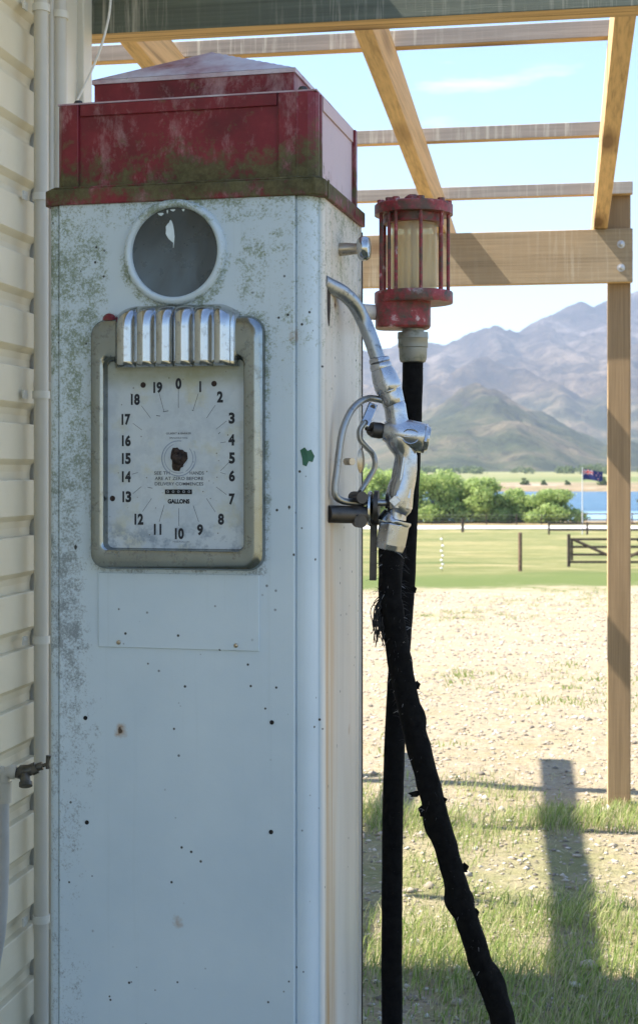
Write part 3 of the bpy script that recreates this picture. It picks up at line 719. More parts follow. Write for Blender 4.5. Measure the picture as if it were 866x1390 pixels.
b.add(vv, [tuple(range(len(vv)))])
for (a, c, fx_, fy_) in ((388, 98, .45, 1.0), (430, 86, 1.5, .6), (512, 84, .8, .7), (335, 118, 1.7, .8)):
    q = [F_(160 + (a + dx * fx_) / 5.77, 270 + (c + dz * fy_) / 5.77, -.0088) for dx, dz in ((-14, -12), (12, -16), (15, -4), (3, 16), (-9, 4))]
    b.add([(p[0], -.0090, p[1]) for p in q], [(0, 1, 2, 3, 4)])
b.build('glass_chip', plain('bare_patch', (.62, .70, .72), .4, bump=0), ring)

# dial bezel: lofted rounded-rectangle loops
def rr(x0, x1, z0, z1, r, y, n=8):
    pts_ = []
    for cx_, cz_, a0 in ((x1 - r, z1 - r, 0), (x0 + r, z1 - r, 90), (x0 + r, z0 + r, 180), (x1 - r, z0 + r, 270)):
        for i in range(n + 1):
            a = R(a0 + 90 * i / n); pts_.append((cx_ + r * math.cos(a), y, cz_ + r * math.sin(a)))
    return pts_
oX0, oZ1 = F_(122.5, 433, -.02); oX1, oZ0 = F_(357.5, 776, -.02)
iX0, iZ1 = F_(147, 492, -.008); iX1, iZ0 = F_(331, 745, -.008)
loops = []
for s_, y, r in ((0, -.0052, .030), (0.0, -.0135, .030), (.03, -.0190, .028), (.09, -.0232, .026), (.20, -.0255, .024), (.45, -.0268, .022), (.74, -.0258, .018), (.86, -.0245, .016), (.89, -.0232, .014), (.91, -.0165, .012), (.93, -.0100, .012), (1.0, -.0065, .011)):
    L_ = lambda a, c: a + (c - a) * s_
    loops.append(rr(L_(oX0, iX0), L_(oX1, iX1), L_(oZ0, iZ0), L_(oZ1, iZ1), r, y))
b = MB(); nl = len(loops[0]); vv = sum(loops, [])
b.add(vv, [(i * nl + j, i * nl + (j + 1) % nl, (i + 1) * nl + (j + 1) % nl, (i + 1) * nl + j) for i in range(len(loops) - 1) for j in range(nl)])
bez = b.build('dial_frame', M['bezel'], pump, smooth=True, sharp=50)
# fluted grille above the dial
gX0, gZ1 = F_(150, 413, -.04); gX1, gZ0 = F_(321, 496, -.03)
def gr(u, v):
    X_ = gX0 + (gX1 - gX0) * u
    uu = (u - .035) / .93
    f = abs(math.sin(PI * 6 * min(max(uu, 0), 1))) ** .55 if 0 < uu < 1 else 0
    yy = .027 + .0165 * f
    e = min(u, 1 - u)
    drop = .016 * (1 - min(1, e / .17)) ** 1.6
    ht = (gZ1 - drop) - gZ0
    zz = gZ0 + ht * v
    tv = max(0, (v - .66) / .34); yy *= math.sqrt(max(0, 1 - tv ** 2.6)) * .93 + .07 * (1 - tv)
    if v < .05: yy *= .80 + 4 * v
    if e < .03: yy *= .55 + 15 * e
    return (X_, -.0055 - yy, zz)
b = MB(); b.grid(gr, 145, 34)
G = lambda u, v: gr(u, v)
# close the bottom and the two ends back to the frame
for side in ('b', 'l', 'r'):
    n_ = 145 if side == 'b' else 34
    for i in range(n_ - 1):
        if side == 'b': p, q = gr(i / 144, 0), gr((i + 1) / 144, 0)
        elif side == 'l': p, q = gr(0, i / 33), gr(0, (i + 1) / 33)
        else: p, q = gr(1, i / 33), gr(1, (i + 1) / 33)
        b.add([p, q, (q[0], -.006, q[2]), (p[0], -.006, p[2])], [(0, 1, 2, 3)])
b.build('fluted_grille', M['chrome'], bez, smooth=True, sharp=70)
for px_ in (150, 316):
    X_, Z_ = F_(px_ - 2, 434, -.012); b = MB(); b.lathe([(.012, 0), (.012, .008), (.008, .013), (0, .014)], (X_, -.005, Z_), (0, -1, 0), 16); b.build('red_lug', M['red'], bez, smooth=True)
# dial face and its printing
b = MB(); b.prism([(iX0 - .004, iZ0 - .004), (iX1 + .004, iZ0 - .004), (iX1 + .004, iZ1 + .004), (iX0 - .004, iZ1 + .004)], 'y', -.0077, -.0053)
dial = b.build('dial_face', M['dial'], pump)
DY = -.0080
def D_(zx, zy): return F_(140 + zx / 4.33, 490 + zy / 4.33, DY)
dg = bpy.context.evaluated_depsgraph_get
def text_mesh(mb, s, zx, zy, hpx, wpx=None, bold=0., y=DY):
    cu = bpy.data.curves.new('t', 'FONT'); cu.body = s; cu.align_x = 'CENTER'; cu.align_y = 'CENTER'; cu.size = 1; cu.offset = bold; cu.resolution_u = 4
    ob = bpy.data.objects.new('t', cu); C.objects.link(ob); bpy.context.view_layer.update()
    me = bpy.data.meshes.new_from_object(ob.evaluated_get(dg()))
    co = np.array([v.co[:] for v in me.vertices]); fs = [tuple(p.vertices) for p in me.polygons]
    bpy.data.objects.remove(ob); bpy.data.curves.remove(cu)
    if len(co) == 0: return
    mn_, mx_ = co.min(0), co.max(0); c_ = (mn_ + mx_) / 2; co = co - c_
    X_, Z_ = D_(zx, zy); sc = 2.69 / FPX / 4.33
    sh = hpx * sc / (mx_[1] - mn_[1]); sw = (wpx * sc / (mx_[0] - mn_[0])) if wpx else sh * .78
    mb.add([(X_ + v[0] * sw, y, Z_ + v[1] * sh) for v in co], fs)
    bpy.data.meshes.remove(me)
nums = [('0', 443, 132, 34), ('1', 571, 150, 9), ('2', 687, 210, 34), ('3', 756, 335, 34), ('4', 755, 463, 36), ('5', 757, 570, 34), ('6', 757, 675, 34), ('7', 757, 812, 34), ('8', 693, 930, 34), ('9', 570, 993, 34)]
def bar(b, x_, y_, w=11, h=65):
    p0 = D_(x_ - w / 2, y_ + h / 2); p1 = D_(x_ + w / 2, y_ - h / 2); b.add([(p0[0], DY, p0[1]), (p1[0], DY, p0[1]), (p1[0], DY, p1[1]), (p0[0], DY, p1[1])], [(0, 1, 2, 3)])
for s_, x_, y_, w_ in nums:
    b = MB()
    if s_ != '1': text_mesh(b, s_, x_, y_, 65, w_ + 2, .05)
    else: bar(b, 571, 150)
    b.build('numeral', M['ink'], dial)
for t2, x_, y_ in (('0', 447, 1015), ('1', 323, 990), ('2', 209, 930), ('3', 138, 798), ('4', 135, 680), ('5', 135, 573), ('6', 135, 468), ('7', 133, 343), ('8', 188, 225), ('9', 320, 155)):
    b = MB(); bar(b, x_ - 19, y_)
    if t2 == '1': bar(b, x_ + 14, y_)
    else: text_mesh(b, t2, x_ + 11, y_, 65, 35, .05)
    b.build('numeral', M['ink'], dial)
b = MB(); text_mesh(b, 'GALLONS', 444, 825, 27, 132, .06); b.build('gallons_word', M['ink'], dial)
b = MB()
def line(x0, y0, x1, y1, w=.0007):
    a = np.array(D_(x0, y0)); c_ = np.array(D_(x1, y1)); d_ = c_ - a; n_ = np.array((-d_[1], d_[0])) / np.linalg.norm(d_) * w / 2
    q = [a - n_, c_ - n_, c_ + n_, a + n_]; b.add([(p[0], DY - .0001, p[1]) for p in q], [(0, 1, 2, 3)])
for l in ((443, 165, 443, 275), (560, 190, 528, 292), (660, 258, 608, 335), (725, 352, 665, 400), (722, 475, 690, 480), (722, 665, 690, 655), (725, 785, 665, 740), (660, 888, 608, 808), (562, 945, 530, 850), (445, 970, 445, 865), (330, 945, 360, 845), (232, 885, 285, 808), (175, 780, 225, 738), (170, 665, 205, 655), (175, 365, 228, 405), (225, 262, 280, 335), (330, 190, 358, 295)): line(*l)
line(352, 298, 384, 292, .0011); line(312, 320, 336, 323, .0011); line(522, 288, 532, 292, .0011); line(262, 742, 290, 748, .0009); line(690, 645, 745, 590, .0007); line(678, 428, 688, 418, .0012)
text_mesh(b, 'SEE TH', 346, 658, 19, 94, .012); text_mesh(b, 'HANDS', 551, 658, 19, 84, .012); text_mesh(b, 'ARE AT ZERO BEFORE', 446, 690, 19, 292, .012); text_mesh(b, 'DELIVERY COMMENCES', 446, 722, 19, 292, .012)
text_mesh(b, 'GILBERT & BARKER', 444, 425, 11, 152, .01); text_mesh(b, 'SPRINGFIELD MASS.', 444, 452, 9, 110); text_mesh(b, 'HALF', 432, 1063, 8, 42); text_mesh(b, 'GALLON', 480, 1063, 8, 56)
b.build('dial_lettering', M['fineink'], dial)
# worn ring round the lost spindle, hub, totaliser window, two holes
X_, Z_ = D_(443, 572)
def annul(r0, r1, a0, a1, y, n=40):
    v = []; 
    for i in range(n + 1):
        a = R(a0 + (a1 - a0) * i / n); v += [(X_ + r0 * math.cos(a), y, Z_ + r0 * math.sin(a)), (X_ + r1 * math.cos(a), y, Z_ + r1 * math.sin(a))]
    return v, [(2 * i, 2 * i + 1, 2 * i + 3, 2 * i + 2) for i in range(n)]
b = MB()
for r0, r1, a0, a1 in ((.0303, .0322, 80, 340), (.0257, .0270, 110, 290), (.0262, .0276, -60, 40), (.0312, .0327, -35, 25), (.0165, .0172, -70, 90)): b.add(*annul(r0, r1, a0, a1, DY))
b.build('worn_ring', plain('scuffed_ring', (.27, .32, .40), .6, bump=0), dial)
b = MB(); n_ = 26; v = [(X_, -.0100, Z_)]
for i in range(n_):
    a = 2 * PI * i / n_; r_ = .0178 * (1 + .16 * math.sin(3 * a + 1) + .10 * rng.uniform(-1, 1)); v.append((X_ + r_ * .9 * math.cos(a), -.0082, Z_ + r_ * 1.15 * math.sin(a)))
b.add(v, [(0, i + 1, (i + 1) % n_ + 1) for i in range(n_)])
b.lathe([(.0088, 0), (.0084, .008), (.006, .011), (0, .012)], (X_ - .001, -.009, Z_), (0, -1, 0), 14)
b.box(X_ + .0035, X_ + .0055, -.018, -.009, Z_ - .010, Z_ + .010)
b.lathe([(.004, 0), (.0035, .006), (0, .007)], (X_ - .003, -.009, Z_ + .0125), (.2, -1, 0), 10); b.lathe([(.004, 0), (.0035, .006), (0, .007)], (X_ + .002, -.009, Z_ - .014), (0, -1, 0), 10)
b.build('spindle_hub', M['rust'], dial, smooth=True)
b = MB(); p0 = D_(365, 782); p1 = D_(522, 755); b.box(p0[0], p1[0], -.0088, -.0078, p0[1], p1[1]); cw = b.build('counter_window', M['black'], dial)
b = MB()
for i, ch in enumerate('00000'): text_mesh(b, ch, 382 + i * 31, 768, 15, 15, .01, -.0090)
b.build('counter_digits', plain('counter_digit_grey', (.30, .33, .36), .6, bump=0), dial)
for zx, zy in ((235, 140), (652, 132), (55, 808)):
    X2, Z2 = D_(zx, zy); b = MB(); b.lathe([(.0052, 0), (.0045, .0009), (.003, .0006), (0, .0002)], (X2, -.0078, Z2), (0, -1, 0), 14); b.build('screw_hole', M['rust'], dial)

# ------------------------------------------------------------------ red crown
def lerp_rect(x0, x1, y0, y1, z): return [(x0, y0, z), (x1, y0, z), (x1, y1, z), (x0, y1, z)]
b = MB(); o_ = .0075
def ring_poly(o, c=.014):
    x0, x1, y0, y1 = -o, PW + o, -o - .004, PD + o
    return [(x0 + c, y0), (x1 - c, y0), (x1, y0 + c), (x1, y1), (x0, y1), (x0, y0 + c)]
b.prism(ring_poly(.0075), 'z', ZL, ZL + .029)
b.prism(ring_poly(.001), 'z', ZL + .0292, ZL + .034)
rim = b.build('crown_rim', M['red'], pump, bevel=.004)
# vertical seam lap of the rim on the corner
b = MB(); b.box(PW - .012, PW - .006, -.0135, -.0118, ZL + .001, ZL + .029); b.build('rim_seam', M['red'], rim, bevel=.0005, seg=1); b = MB(); b.box(PW + .0076, PW + .0092, .022, .030, ZL - .002, ZL + .031); b.build('rim_seam', M['red'], rim, bevel=.0005, seg=1)
IN = .013; zc0, zc1 = ZL + .0343, 2.119
cx0, cx1, cy0, cy1 = IN, PW - IN + .004, IN - .004, PD - IN
b = MB(); b.box(cx0 + .004, cx1 - .004, cy0 + .004, cy1 - .004, zc0, zc1)
box_ = b.build('crown_box', M['red'], pump)
b = MB(); b.box(cx0 + .0445, cx1 - .073, cy0 - .0005, cy0 + .0038, zc1 - .021, zc1 + .0005); b.build('crown_band', M['red'], box_, bevel=.001, seg=1)
def cornerpost(x0, x1, y0, y1, cut):
    b = MB()
    if cut == 'r': poly_ = [(x0, y0), (x1 - .016, y0), (x1 - .006, y0 + .004), (x1, y0 + .014), (x1, y1), (x0, y1)]
    else: poly_ = [(x0, y0 + .010), (x0 + .010, y0), (x1, y0), (x1, y1), (x0, y1)]
    b.prism(poly_, 'z', zc0, zc1 + .001); return b
cornerpost(cx0, cx0 + .042, cy0 - .002, cy0 + .03, 'l').build('crown_corner', M['red'], box_, bevel=.002)
cornerpost(cx1 - .070, cx1, cy0 - .002, cy0 + .046, 'r').build('crown_corner', M['red'], box_, bevel=.002)
b = MB(); b.box(cx1 - .0375, cx1 - .034, cy0 - .0035, cy0 - .001, zc0, zc1 + .0005); b.box(cx1 - .0005, cx1 + .0018, cy0 + .026, cy0 + .030, zc0, zc1); b.build('crown_bead', M['red'], box_, bevel=.0008, seg=1)
b = MB(); b.box(cx1 - .004, cx1 - .0015, cy0 + .047, cy1 - .022, zc0, zc1); b.box(cx1 - .0014, cx1 + .0012, cy0 + .047, cy1 - .022, zc1 - .024, zc1 + .0005)
o = b.build('crown_side_panel', M['redfade'], box_, bevel=.0008, seg=1); o['label'] = 'faded pinkish side panel'
b = MB(); b.box(cx1 - .003, cx1 + .005, cy1 - .016, cy1 - .001, zc0, zc1 + .002); b.build('crown_corner', M['red'], box_, bevel=.001, seg=1)
sx0, sx1, sy0, sy1 = cx0 + .055, cx1 - .052, cy0 + .042, cy1 - .045
zs = 2.172
b = MB(); b.box(sx0, sx1, sy0, sy1, zc1, zs); stp = b.build('crown_step', M['red'], pump, bevel=.002)
b = MB(); ax_, ay_ = (sx0 + sx1) / 2 + .0, (sy0 + sy1) / 2; hx, hy = (sx1 - sx0) / 2 + .003, (sy1 - sy0) / 2 + .003
def hip(u, v):
    x_, y_ = -1 + 2 * u, -1 + 2 * v; m_ = max(abs(x_), abs(y_))
    return (ax_ + x_ * hx, ay_ + y_ * hy, zs + .002 + .074 * (1 - m_))
b.grid(hip, 25, 25); b.box(sx0 - .003, sx1 + .003, sy0 - .003, sy1 + .003, zs - .006, zs + .0015)
b.build('crown_roof', M['redroof'], stp, smooth=True, sharp=14)
b = MB(); b.box(cx0 + .0005, cx1 - .0005, cy0 + .0005, cy1 - .0005, zc1 + .0012, zc1 + .004); b.build('crown_lid', M['redroof'], stp)
for X_, Y_ in ((cx0 + .035, cy0 + .016), (cx1 - .028, cy0 + .012)):
    b = MB(); b.lathe([(.009, 0), (.009, .004), (.0065, .0085), (0, .010)], (X_, Y_, zc1 + .003), (0, 0, 1), 14); b.build('crown_screw', M['iron'], box_, smooth=True)

# ------------------------------------------------------------------ chrome side knob
Yk, Zk = S_(461, 338)
b = MB(); b.lathe([(.0125, 0), (.012, .012), (.010, .030), (.011, .034)], (PW, Yk, Zk), (1, 0, 0), 20); kn = b.build('side_knob', M['brassy'], pump, smooth=True)
b = MB(); b.lathe([(.010, .034), (.019, .036), (.0225, .041), (.0225, .050), (.019, .056), (.006, .058), (0, .058)], (PW, Yk, Zk), (1, 0, 0), 28); b.build('knob_head', M['chrome'], kn, smooth=True)
# elongated spout hole with a dark worn edge
Yh, Zh = S_(446, 392)
b = MB(); pl = []
for i in range(24):
    a = 2 * PI * i / 24; pl.append((PW + .0006, Yh + .013 * math.cos(a), Zh - .012 + (.028 if math.sin(a) > 0 else .055) * math.sin(a)))
b.add(pl, [tuple(range(24))]); b.build('spout_hole', M['rust'], pump)

# ------------------------------------------------------------------ sight glass
LD = 2.95; px1 = LD / FPX
def LZ(y): return EYE + (640 - y) * px1
lx, ly = (561.5 - 433) * px1, LD
sg = MB(); Lc = lambda z: (lx, ly, z)
# casting below and its arm to the pump
zt_, zb_ = LZ(400), LZ(446)
sgx0, sgx1 = (509.5 - 433) * px1, (584 - 433) * px1
b = MB(); cxx = (sgx0 + sgx1) / 2; hw = (sgx1 - sgx0) / 2
pl = [(cxx + hw * (abs(math.cos(a)) ** .55) * (1 if math.cos(a) > 0 else -1), ly + hw * .9 * (abs(math.sin(a)) ** .55) * (1 if math.sin(a) > 0 else -1)) for a in [2 * PI * i / 40 for i in range(40)]]
b.prism(pl, 'z', zb_, zt_ + .004); cast = b.build('sight_glass', M['lred'], pump, True, True, bevel=.004)
b = MB(); zm = LZ(424); w0 = PM @ Vector((PW - .002, PD - .03, 0)); b.tube([(w0.x - .02, w0.y + .02, zm), (sgx0 + .006, ly, zm)], .0155, 18); b.build('support_pipe', M['white'], cast, True, True)
b = MB(); b.lathe([(.0775, LZ(412)), (.0785, LZ(410.5)), (.0785, LZ(398)), (.077, LZ(396.5)), (.050, LZ(396))], (lx, ly, 0), n=48); b.build('flange', M['lred'], cast, True, True, bevel=0)
zg0, zg1 = LZ(396), LZ(304)
b = MB(); b.lathe([(.060, zg1), (.060, LZ(293)), (.0785, LZ(292)), (.0785, LZ(279)), (.076, LZ(277.5)), (.020, LZ(276)), (.019, LZ(268)), (.016, LZ(266)), (0, LZ(266))], (lx, ly, 0), n=48); b.build('flange', M['lred'], cast, True, True)
t = NT('old_sight_glass', .12, spec=.6); n = t.noise(1, 5, .6, t.vec((40, 40, 7))); z = t.sep()[2]
t.color(t.ramp(n, [(.32, (.48, .44, .34)), (.5, (.82, .77, .63)), (.7, (.92, .90, .82))])); t.b.inputs['Transmission Weight'].default_value = .0
tl = t.N.new('ShaderNodeBsdfTranslucent'); tl.inputs[0].default_value = (.95, .88, .70, 1)
tp = t.N.new('ShaderNodeBsdfTransparent'); tp.inputs[0].default_value = (.92, .88, .76, 1)
m1 = t.N.new('ShaderNodeMixShader'); m1.inputs[0].default_value = .6; m2 = t.N.new('ShaderNodeMixShader'); m2.inputs[0].default_value = .62
t.L(t.b.outputs[0], m1.inputs[1]); t.L(tl.outputs[0], m1.inputs[2]); t.L(m1.outputs[0], m2.inputs[1]); t.L(tp.outputs[0], m2.inputs[2]); t.L(m2.outputs[0], t.N['Material Output'].inputs[0]); M['oldglass'] = t.m
b = MB(); b.lathe([(.046, zg0), (.047, zg0 + .004), (.047, zg1 - .004), (.046, zg1), (.043, zg1), (.043, zg0), (.046, zg0)], (lx, ly, 0), n=40); b.build('glass_cylinder', M['oldglass'], cast, True, True)
b = MB(); b.tube([Lc(zg0), Lc(zg1)], .006, 12); b.build('inner_tube', M['brassy'], cast, True, True)
for a in (196, 222, 236, 278, 318, 350, 100, 145, 35):
    if a in (35, 145): pass
    p = (lx + .069 * math.cos(R(a)), ly + .069 * math.sin(R(a)))
    b = MB(); b.tube([(p[0], p[1], LZ(398)), (p[0], p[1], LZ(291))], .0036, 10); b.tube([(p[0], p[1], LZ(278)), (p[0], p[1], LZ(273.5))], .0075, 6)
    b.build('tie_rod', M['lred'], cast, True, True)
b = MB(); b.lathe([(0, LZ(263)), (.010, LZ(264)), (.010, LZ(267))], (lx - .002, ly, 0), n=6); b.build('top_bolt', M['lred'], cast, True)
hcx = (560.5 - 433) * px1
b = MB(); b.lathe([(.022, LZ(440)), (.022, LZ(450)), (.0305, LZ(451)), (.0310, LZ(459)), (.0300, LZ(460)), (.0300, LZ(471)), (.0285, LZ(472)), (.0275, LZ(487)), (.025, LZ(491)), (.0205, LZ(492))], (hcx, ly, 0), n=32); b.build('hose_coupling', metalmat('grey_zinc', (.33, .33, .29), .5, .3, (.10, .11, .07), .7, 50), cast, True, True)

# ------------------------------------------------------------------ nozzle holder on the pump side
ND = 2.72; nk = ND / FPX
def N_(zx, zy, dz=0.):
    xp = 430 + zx / 4.124
    return Wd(xp, 480 + zy / 4.124, ND + dz - .085 * max(0, min(1, (505 - xp) / 50)))
b = MB(); b.tube([N_(58, 898, -.0), N_(150, 900, -.0), N_(262, 902, .0)], .0160, 20)
hold = b.build('nozzle_bracket', M['iron'], pump, True, True)
b = MB(); b.lathe([(.031, -.0035), (.033, 0), (.031, .0035)], N_(300, 868), (1, -.18, 0), 32); b.build('bracket_disc', M['chrome'], hold, True, True)
b = MB(); b.lathe([(.032, -.003), (.032, .005)], N_(332, 862, .01), (1, -.12, 0), 32); b.lathe([(.012, -.012), (.012, .012)], N_(238, 938, -.02), (.2, -1, 0), 16); b.lathe([(.011, -.02), (.011, .02)], N_(230, 805, -.01), (.4, -1, 0), 12); b.build('bracket_washer', M['iron'], hold, True, True)
b = MB(); b.tube([N_(320, 930, .015), N_(317, 1080, .015), N_(314, 1270, .015)], .0092, 4, flat=(1.0, .6), up=(1, 0, 0), ph=PI / 4); b.build('bracket_lever', M['iron'], hold, True, bevel=.001)

# ------------------------------------------------------------------ nozzle
nozl = empty('fuel_nozzle', N_(470, 900), 0); tag(nozl, 'old chrome fuel nozzle hung on the side of the pump, spout in a hole', 'fuel nozzle')
sp = catmull([Wd(436, 381, ND - .10), Wd(447, 387, ND - .075), Wd(464, 396, ND - .04), Wd(480, 411, ND - .015), Wd(492, 432, ND), Wd(502, 456, ND), Wd(513, 488, ND), Wd(515, 494, ND)], 8)
b = MB(); b.tube(sp, .0138, 22); b.build('spout', M['spoutmetal'], nozl, True, True)
sc = nk / 4.124
def NT_(pts, n=28, m=None):
    b = MB(); b.tube([N_(x, y) for x, y, r in pts], [r * sc for x, y, r in pts], n); return b
b = NT_([(347, 20, 50), (348, 26, 58), (352, 44, 60), (354, 50, 50), (356, 56, 60), (358, 72, 62), (362, 84, 60)]); b.build('ferrule', M['nozmetal'], nozl, True, True, sharp=50)
b = NT_([(360, 78, 56), (368, 100, 66), (382, 140, 73), (396, 180, 76), (406, 203, 74), (407, 206, 68), (409, 212, 69), (411, 216, 66), (414, 222, 67), (424, 255, 64), (431, 280, 63), (433, 284, 59), (436, 292, 62), (441, 320, 61), (446, 360, 62), (452, 400, 68), (458, 440, 80), (466, 480, 84), (476, 515, 74), (490, 545, 64), (500, 580, 63), (497, 640, 65), (488, 700, 68), (472, 750, 74), (462, 800, 78), (458, 850, 76), (455, 875, 72), (452, 884, 58), (447, 890, 57), (440, 925, 60)])
nb = b.build('nozzle_body', M['nozmetal'], nozl, True, True, sharp=60)
# flats of the lower part
b = MB(); b.tube([N_(500, 575), N_(478, 730), N_(462, 800), N_(458, 870)], [66 * sc, 72 * sc, 84 * sc, 82 * sc], 6, up=(0.3, 1, 0)); b.build('hex_flats', M['nozmetal'], nb, True, bevel=.0025)
# cross valve barrel and caps
b = MB(); b.tube([N_(372, 432), N_(400, 436), N_(440, 442), N_(500, 455), N_(560, 466), N_(592, 472), N_(598, 473)], [52 * sc, 68 * sc, 82 * sc, 88 * sc, 86 * sc, 84 * sc, 78 * sc], 28); b.build('valve_barrel', M['nozmetal'], nb, True, True, sharp=60)
b = MB(); b.tube([N_(596, 472), N_(612, 475)], 88 * sc, 6, up=(0, .3, 1)); b.tube([N_(612, 475), N_(628, 478)], [72 * sc, 66 * sc], 24); b.build('hex_cap', M['nozmetal'], nb, True, bevel=.001)
b = MB(); b.tube([N_(303, 424), N_(310, 425), N_(355, 431), N_(375, 434)], [36 * sc, 44 * sc, 46 * sc, 40 * sc], 20); b.tube([N_(276, 420), N_(306, 424)], 11 * sc, 10); b.build('packing_nut', M['iron'], nb, True, True, sharp=50)
X_ = N_(525, 462, -.0292)
b = MB(); n_ = 40; ring_ = []
for i in range(n_ + 1):
    a = 2 * PI * i / n_; ring_.append((X_[0] + 46 * sc * math.cos(a), X_[1] + .0016 * (1 + math.cos(2 * a)), X_[2] + 40 * sc * math.sin(a)))
b.tube(ring_, .0011, 6, cap=False)
b.tube([(X_[0] - .012, X_[1] + .0005, X_[2]), (X_[0] + .012, X_[1] + .0005, X_[2])], .0013, 6); b.build('cast_emblem', M['nozmetal'], nb, True, True)
b = MB(); b.tube([N_(436, 825, -.020), N_(436, 825, -.026)], 34 * sc, 4, up=(0, 0, 1)); b.build('stamped_boss', M['nozmetal'], nb, True, True, bevel=.001)
b = NT_([(440, 928, 84), (438, 930, 92), (436, 944, 93), (434, 950, 86)]); b.build('swivel_ring', M['nozmetal'], nb, True, True, sharp=50)
b = MB(); b.tube([N_(434, 948), N_(424, 1010), N_(414, 1070), N_(408, 1096), N_(406, 1104)], [90 * sc, 88 * sc, 86 * sc, 80 * sc, 74 * sc], 8, up=(.4, 1, 0)); b.build('swivel_nut', M['nozmetal'], nb, True, bevel=.003)
# guard loop, trigger lever, link, latch
gp = catmull([N_(372, 262), N_(330, 252), N_(290, 250), N_(245, 268), N_(195, 315), N_(158, 390), N_(138, 460), N_(124, 560), N_(112, 660), N_(102, 740), N_(106, 795), N_(140, 822), N_(200, 832), N_(290, 834), N_(400, 836)], 7)
b = MB(); b.tube(gp, 17 * sc, 14, flat=(1.5, 1.15), up=(0, 1, 0)); b.build('hand_guard', M['guard'], nozl, True, True)
b = MB(); b.tube([N_(318, 280, -.004), N_(266, 402, -.004)], 38 * sc, 4, flat=(.28, 1.0), up=(0, 1, 0), ph=PI / 4); lk = b.build('link_plate', M['nozmetal'], nozl, True, bevel=.002)
for q in (N_(313, 298, -.010), N_(272, 384, -.010)):
    b = MB(); b.tube([q, (q[0], q[1] + .005, q[2])], 15 * sc, 14); b.build('pivot_pin', M['iron'], lk, True, True)
b = MB(); b.tube(catmull([N_(262, 390), N_(240, 430), N_(243, 480), N_(275, 520), N_(312, 560), N_(326, 605), N_(318, 650), N_(290, 700), N_(258, 750), N_(240, 780)], 6), 17 * sc, 12, flat=(1.8, .92), up=(0, 1, 0)); b.build('trigger_lever', M['guard'], nozl, True, True)
b = MB(); b.lathe([(0, -.004), (22 * sc, -.0035), (33 * sc, 0), (22 * sc, .0035), (0, .004)], N_(246, 600, -.004), (.75, -.65, 0), 24)
for v_ in range(len(b.v)):
    p = b.v[v_]; c_ = N_(246, 600, -.004); b.v[v_] = (c_[0] + (p[0] - c_[0]) * 1.0, p[1], c_[2] + (p[2] - c_[2]) * 2.1)
b.lathe([(20 * sc, -.01), (20 * sc, .01)], N_(182, 604, .004), (.5, -.8, 0), 16); b.build('hold_open_latch', M['brassy'], nozl, True, True)

# ------------------------------------------------------------------ hose: from the sight glass down, round and up to the nozzle
hosA = [(560.5, 488, 0), (559.5, 540, 0), (557, 620, 0), (553, 700, -.01), (549.5, 790, -.02), (543, 880, -.03), (537, 980, -.04), (534, 1060, -.05), (532.5, 1150, -.05), (532, 1250, -.06), (532, 1350, -.06), (536, 1500, -.08)]
A = [Wd(x, y, LD + dz) for x, y, dz in hosA]
hosB = [(530.5, 742, 0), (530, 775, 0), (530, 820, .0), (538, 870, 0), (546, 918, 0), (561, 985, 0), (582, 1068, 0), (604, 1148, 0), (628, 1230, 0), (650, 1300, .01), (682, 1392, .03)]
B = [Wd(x, y, ND + dz) for x, y, dz in hosB]
mid = [(.33, 2.80, .30), (.335, 2.90, .19), (.27, 2.97, .115), (.19, 2.95, .13)]
path = catmull(A + mid[::-1] + B[::-1], 14)
hose = empty('fuel_hose', (.22, 2.9, .07)); tag(hose, 'black perished rubber hose, frayed in places, looping from the red sight glass to the nozzle', 'hose')
def hose_r(i, p):
    return .0212
V = []; F = []; n_ = 20; K = len(path); rad = []
for i in range(K):
    s_ = i / (K - 1); r_ = .0206 if s_ < .5 else .0218
    T_ = np.array(path[min(i + 1, K - 1)]) - np.array(path[max(i - 1, 0)]); T_ /= np.linalg.norm(T_)
    u = np.array((0, 1.0, 0)); u -= T_ * u.dot(T_); u /= np.linalg.norm(u); w = np.cross(T_, u)
    for j in range(n_):
        a = 2 * PI * j / n_; d_ = u * math.cos(a) + w * math.sin(a); p = np.array(path[i])
        rough_ = (.0018 if s_ > .55 else .0004)
        nn = mn.noise((p[0] * 30 + d_[0] * 2, p[1] * 30 + d_[1] * 2, p[2] * 34)); lump = max(0, mn.noise((d_[0] * 1.3 + 5, d_[1] * 1.3, p[2] * 13)) - .28) * .02 if s_ > .55 else 0
        V.append(p + d_ * (r_ + rough_ * nn * 1.6 + lump))
F = [(i * n_ + j, i * n_ + (j + 1) % n_, (i + 1) * n_ + (j + 1) % n_, (i + 1) * n_ + j) for i in range(K - 1) for j in range(n_)] + [tuple(range(n_)), tuple(range((K - 1) * n_, K * n_))]
b = MB(); b.add(V, F); b.build('rubber_tube', M['rubber'], hose, True, True, sharp=80)
